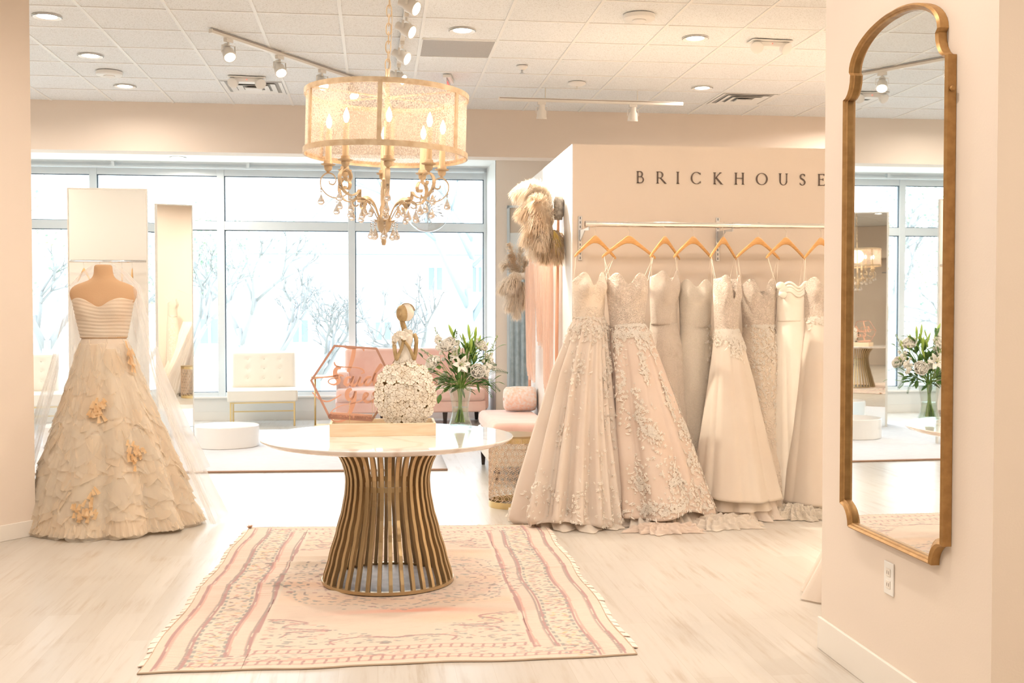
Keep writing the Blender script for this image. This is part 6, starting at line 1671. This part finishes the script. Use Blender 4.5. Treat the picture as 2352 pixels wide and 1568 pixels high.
def plume(mb, p0, p1, p2, L_, n, rr):
    """feathery plume along a curve p0-p1-p2"""
    P_ = smoothpath([tuple(p0), tuple(p1), tuple(p2)], 8); m_ = len(P_)
    for k in range(n):
        t = rr.random(); i = min(m_ - 2, int(t * (m_ - 1))); a_ = Vector(P_[i]).lerp(Vector(P_[i + 1]), t * (m_ - 1) - i); d_ = (Vector(P_[i + 1]) - Vector(P_[i])).normalized()
        o_ = Vector((rr.gauss(0, 1), rr.gauss(0, 1), rr.gauss(0, 1))); o_ = (o_ - d_ * o_.dot(d_)).normalized()
        l = L_ * rr.uniform(.45, 1.1) * (sin(PI * (t * .8 + .12)) ** .7); w_ = .0014 + .0008 * rr.random()
        q1 = a_ + (o_ * .9 + d_ * .5) * l * .5; q2 = q1 + (o_ * .35 + d_ * .5 + Vector((0, 0, -.6))) * l * .55; s_ = d_.cross(o_) * w_
        mb.add([a_ - s_, a_ + s_, q1 + s_, q1 - s_, q2], [(0, 1, 2, 3), (3, 2, 4)])
        if rr.random() < .6:
            for sg in (-1, 1):
                f_ = q1 + (d_.cross(o_) * sg * .5 + d_ * .4 + o_ * .2) * l * .3; mb.add([q1 - o_ * .0009, q1 + o_ * .0009, f_], [(0, 1, 2)])
def pampas(name_label, c, plumes, seed, n=1150):
    t = thing('pampas_arrangement', name_label, 'dried flower arrangement', c); rr = random.Random(seed)
    for (a_, b_, d_, L_, mt, k) in plumes:
        mb = MB(); plume(mb, a_, b_, d_, L_, int(n * k), rr); o = mb.build('plume', M[mt], t); o['kind'] = 'stuff'
    return t
def W3(px_, py_, Y): return oy(px_, py_, Y)
def rel3(c, px_, py_, Y): return Vector(W3(px_, py_, Y)) - Vector(c)
cU = W3(1235, 500, 8.55)
def PU(x, y, dy=0.0): return rel3(cU, x, y, 8.55 + dy)
pu = pampas('big cream and tan pampas bunch tied at the top of the copper arch', cU, [
    (PU(1262, 520), PU(1232, 440, -.05), PU(1180, 450, -.05), .17, 'pampas_light', 1.5), (PU(1262, 520), PU(1235, 445, .05), PU(1200, 440, 0), .16, 'pampas', 1.3), (PU(1262, 510), PU(1250, 445, -.08), PU(1215, 425, -.1), .15, 'pampas_light', 1.2),
    (PU(1265, 520), PU(1258, 455), PU(1245, 425), .12, 'pampas_light', 1), (PU(1262, 520), PU(1222, 480, -.1), PU(1192, 500, -.1), .15, 'pampas', 1.2), (PU(1260, 530), PU(1228, 520, -.1), PU(1205, 560, -.12), .15, 'pampas', 1.2),
    (PU(1262, 530), PU(1240, 550, -.1), PU(1222, 590, -.1), .15, 'pampas_light', 1), (PU(1264, 530), PU(1255, 560, -.1), PU(1250, 600, -.1), .13, 'pampas_dark', 1), (PU(1268, 530), PU(1275, 560, -.1), PU(1280, 600, -.1), .13, 'pampas_dark', 1.2),
    (PU(1262, 520), PU(1240, 500, -.15), PU(1225, 530, -.2), .15, 'pampas', 1.2), (PU(1268, 530), PU(1285, 550), PU(1290, 590), .11, 'pampas_dark', 1), (PU(1262, 530), PU(1245, 530, -.18), PU(1240, 570, -.2), .14, 'pampas', 1.2), (PU(1262, 520), PU(1245, 470, -.15), PU(1225, 460, -.2), .15, 'pampas', 1.2)], 31)
sg_ = MB(); rr = random.Random(3)
for k in range(26):
    p0 = PU(1272, 530, -.12); p1 = PU(1272 + rr.uniform(-8, 22), 530 + rr.uniform(15, 62), -.16); sg_.tube([tuple(p0), tuple(p0.lerp(p1, .5) + Vector((.01, 0, -.01))), tuple(p1)], [.0022, .0018, .0006], 5)
tag(sg_.build('dried_grass', mat('dried_yellow', (.78, .58, .18), .7), pu), kind='stuff')
bd = MB().lathe([(.030, -.09), (.040, -.05), (.036, 0), (.042, .05), (.030, .09)], 20); bd.build('woven_tie', mat('woven_tie_grey', (.34, .30, .26), .8, 0, (.62, .58, .52), 40), pu, loc=PU(1283, 478, -.02), rot=(math.radians(10), 0, 0), smooth=True)
cL = W3(1180, 640, 10.2)
def PL(x, y, dy=0.0): return rel3(cL, x, y, 10.2 + dy)
pl_ = pampas('smaller peach pampas bunch lower on the copper arch, nearer the window', cL, [
    (PL(1190, 640), PL(1180, 590), PL(1168, 560), .11, 'pampas', .8), (PL(1190, 640), PL(1195, 590), PL(1198, 560), .11, 'pampas_light', .9), (PL(1190, 640), PL(1170, 610), PL(1152, 612), .12, 'pampas_light', 1), (PL(1190, 630), PL(1178, 600), PL(1172, 585), .11, 'pampas', 1),
    (PL(1190, 640), PL(1165, 650), PL(1150, 672), .13, 'pampas_light', 1.1), (PL(1190, 645), PL(1178, 670), PL(1168, 712), .15, 'pampas_light', 1.2), (PL(1192, 645), PL(1190, 680), PL(1186, 728), .15, 'pampas_light', 1.2), (PL(1192, 645), PL(1202, 670), PL(1202, 705), .13, 'pampas', 1), (PL(1190, 640), PL(1182, 640, -.12), PL(1172, 665, -.15), .13, 'pampas_light', 1), (PL(1195, 640), PL(1206, 610), PL(1208, 590), .10, 'pampas', .8)], 32, 1000)
MB().lathe([(.04, -.03), (.044, 0), (.04, .03)], 16).build('woven_tie', mat('ribbon_tie', (.80, .74, .66), .7), pl_, loc=PL(1200, 634, -.02), smooth=True)

# ------------------------------------------------------------------ behind the viewer: what the mirrors see
cr = thing('dressing_room_curtain', 'long grey linen curtain on a rail behind the viewer', 'curtain', (0, -2.3, 0))
MB().grid(lambda u, v: (lerp(-1.6, 1.7, u), .05 * sin(u * 95) + .02 * sin(u * 210), lerp(.01, 2.35, v)), 300, 6).build('curtain_cloth', mat('grey_linen', (.46, .48, .48), .85, 0, (.58, .60, .60), 20, (1, 1, .2)), cr, smooth=True)
MB().tube([(-1.8, 0, 2.37), (1.9, 0, 2.37)], .014, 10).build('curtain_rail', M['steel'], cr, smooth=True)
struct('wall_rear_pelmet', MB().box(-6.9, 6.9, -2.9, -2.45, 2.75, CEIL), M['wall'])
# rail and hangers on the back of the left wall, seen in the standing mirror
r2 = thing('mirror_side_rail', 'chrome clothes rail on the far side of the left wall, seen reflected', 'clothes rail', (-4.6, 7.92, 2.02))
MB().tube([(0, 0, 0), (2.1, 0, 0)], .018, 16).build('rail_tube', M['chrome'], r2, smooth=True)
for q in (.15, 1.95): MB().box(q - .01, q + .01, -.30, 0, -.03, -.015).build('rail_bracket', M['steel'], r2)
save = RODZ
for i, (x, yw) in enumerate(((-4.12, .5), (-3.95, .9), (-3.55, 1.0), (-3.36, 1.25), (-3.22, 1.3), (-3.10, 1.35), (-2.98, 1.4))):
    lab = ('wooden hanger on the reflected rail, %s' % ('left of the dress form neck', 'second from the left edge of the mirror', 'just right of the neck', 'in the close pair right of the neck', 'middle of the right-hand group', 'second from the right edge of the mirror', 'nearest the right edge of the mirror')[i])
    h, a1_, b1_ = put_hanger(0, yw, lab, 0, x, 7.92, 'hangers reflected in the standing mirror')
    h.location.z -= .0175
for i, x in enumerate((-4.3, -3.75, -3.05, -2.8)):
    gt = thing('reflected_gown', ('white gown reflected at the left of the standing mirror', 'plain gown reflected behind the dress form', 'white gown reflected at the right of the dress form neck', 'white gown reflected at the right edge of the mirror')[i], 'wedding gown', (x, 8.0, 0), .4, 'gowns reflected in the standing mirror')
    f_ = gown_skirt(vprof(1.65, [(1.65, .11, .07, 0, 0, 0), (1.35, .09, .07, .02, 0, 0), (.9, .15, .13, .08, 0, 0), (.1, .24, .22, .14, 0, 0)]), 7, 100 + i); MB().grid(f_, 80, 24, True).build('gown_body', M['organza'], gt, smooth=True)

for (src, x, y, lab) in ((g4[0], 2.45, 4.95, 'pale beaded column gown standing behind the mirror wall, seen reflected'), (g5[0], 3.1, 5.0, 'organza skirted gown behind the mirror wall, seen reflected')):
    dup(src, (x, y, 0), 2.6, lab, 'gowns behind the mirror wall')
# ------------------------------------------------------------------ outside
M['snow'] = mat('pale_ground', (.60, .62, .55), .9, 0, (.80, .78, .70), .6)
struct('ground', MB().box(-60, 60, WY + .3, 80, -1.6, -.6), M['snow'])
M['ext_wall'] = mat('pale_siding', (.80, .82, .82), .8, 0, (.84, .85, .85), 2, (1, 1, 30))
M['ext_dark'] = mat('blue_roof', (.30, .35, .38), .7)
M['ext_win'] = mat('dark_window', (.22, .27, .30), .4)
bd = thing('office_building', 'pale two-storey building with a dark eave seen through the windows', 'building', (0, 34, -.6))
bl0 = oy(592, 600, 34).x; bl1 = oy(1400, 600, 34).x
MB().box(bl0 - 9, bl1, 0, 8, 0, 3.75).build('wall', M['ext_wall'], bd)
MB().box(bl0 - .3, bl1 + .5, -.5, 8.5, 3.70, 3.90).build('dark_eave', M['ext_dark'], bd)
rf_ = MB(); rf_.add([(bl0 - .3, -.5, 3.95), (bl1 + .5, -.5, 3.95), (bl1 + .5, 4, 5.3), (bl0 - .3, 4, 5.3)], [(0, 1, 2, 3)]); rf_.build('roof', mat('pale_roof', (.55, .60, .62), .8), bd, thick=.1)
for (x, y, w_, h_) in ((482, 760, 42, 56), (1096, 642, 20, 56), (690, 760, 34, 50), (880, 760, 34, 40), (1000, 640, 30, 50)):
    a_ = oy(x - w_ / 2, y + h_ / 2, 34); b_ = oy(x + w_ / 2, y - h_ / 2, 34); w = MB().box(a_.x, b_.x, -.05, .02, a_.z + .6, b_.z + .6).build('window', M['ext_win'], bd)
    MB().box((a_.x + b_.x) / 2 - .04, (a_.x + b_.x) / 2 + .04, -.08, -.05, a_.z + .6, b_.z + .6).build('window_bar', M['ext_wall'], w)
M['bark'] = mat('pale_bark', (.32, .32, .31), .9)
M['bark_blue'] = mat('blue_grey_bark', (.33, .38, .40), .9)
M['evergreen'] = mat('evergreen_leaf', (.26, .40, .30), .8, 0, (.46, .54, .30), 3)
rt_ = random.Random(8)
def tree(x, y, h, label, mt='bark', leaves=0, spread=1.0, seed=1, low=.2):
    t = thing('bare_tree' if not leaves else 'leafy_tree', label, 'tree', (x, y, -.6)); rr = random.Random(seed); br_ = MB(); lf_ = MB(); tips = []
    def grow(p, d_, L_, r, dep):
        q = p + d_ * L_; midp = p.lerp(q, .5) + Vector((rr.uniform(-1, 1), rr.uniform(-1, 1), 0)) * L_ * .06
        br_.tube([tuple(p), tuple(midp), tuple(q)], [r, r * .85, r * .7], 5 if dep > 1 else 7)
        if dep >= 5: tips.append(q); return
        for k in range(rr.choice([2, 3, 3])):
            a_ = rr.uniform(0, 2 * PI); sp = rr.uniform(.3, .75) * spread; o_ = d_.orthogonal().normalized(); s_ = d_.cross(o_); nd = (d_ * cos(sp) + (o_ * cos(a_) + s_ * sin(a_)) * sin(sp) + Vector((0, 0, .12))).normalized()
            grow(p.lerp(q, rr.uniform(.6, 1)), nd, L_ * rr.uniform(.62, .82), r * .62, dep + 1)
    grow(Vector((0, 0, 0)), Vector((rr.uniform(-.1, .1), 0, 1)).normalized(), h * low, h * .014, 0)
    br_.build('branches', M[mt], t, smooth=True)
    if leaves:
        for q in tips:
            for k in range(leaves):
                c = q + Vector((rr.gauss(0, 1), rr.gauss(0, 1), rr.gauss(0, 1))) * .28; d_ = Vector((rr.gauss(0, 1), rr.gauss(0, 1), rr.gauss(0, 1))).normalized() * .035; s_ = d_.orthogonal() * .8
                lf_.add([c - d_, c + s_, c + d_, c - s_], [(0, 1, 2, 3)])
        tag(lf_.build('foliage', M['evergreen'], t), kind='stuff')
tree(oy(1090, 600, 21).x, 21, 7.6, 'blue-grey tree with a slanting trunk at the right of the windows', 'bark_blue', 0, 1.0, 3, .32)
tree(oy(960, 600, 19).x, 19, 5.2, 'bare spreading tree behind the figurine and bouquet', 'bark', 0, 1.2, 5)
tree(oy(720, 600, 18.5).x, 18.5, 4.8, 'bare bushy tree behind the hexagon sign', 'bark', 0, 1.2, 6)
tree(oy(640, 600, 22).x, 22, 5.5, 'bare tree above the ivory chair', 'bark', 0, 1.1, 9)
tree(oy(860, 600, 23).x, 23, 6.0, 'bare tree behind the window mullion left of the figurine', 'bark', 0, 1.0, 12)
tree(oy(560, 600, 27).x, 27, 8, 'hazy green tree at the left of the building roof', 'bark', 7, 1.0, 14)
tree(oy(420, 600, 24).x, 24, 7, 'hazy green tree seen right of the folding mirror', 'bark', 7, 1.0, 15)
tree(oy(110, 600, 20).x, 20, 7.5, 'yellow-green tree at the far left window', 'bark', 6, 1.1, 16)
tree(oy(-200, 600, 20).x, 20, 6.5, 'bare tree beyond the far left windows, seen in the arched mirror', 'bark', 2, 1.1, 17)
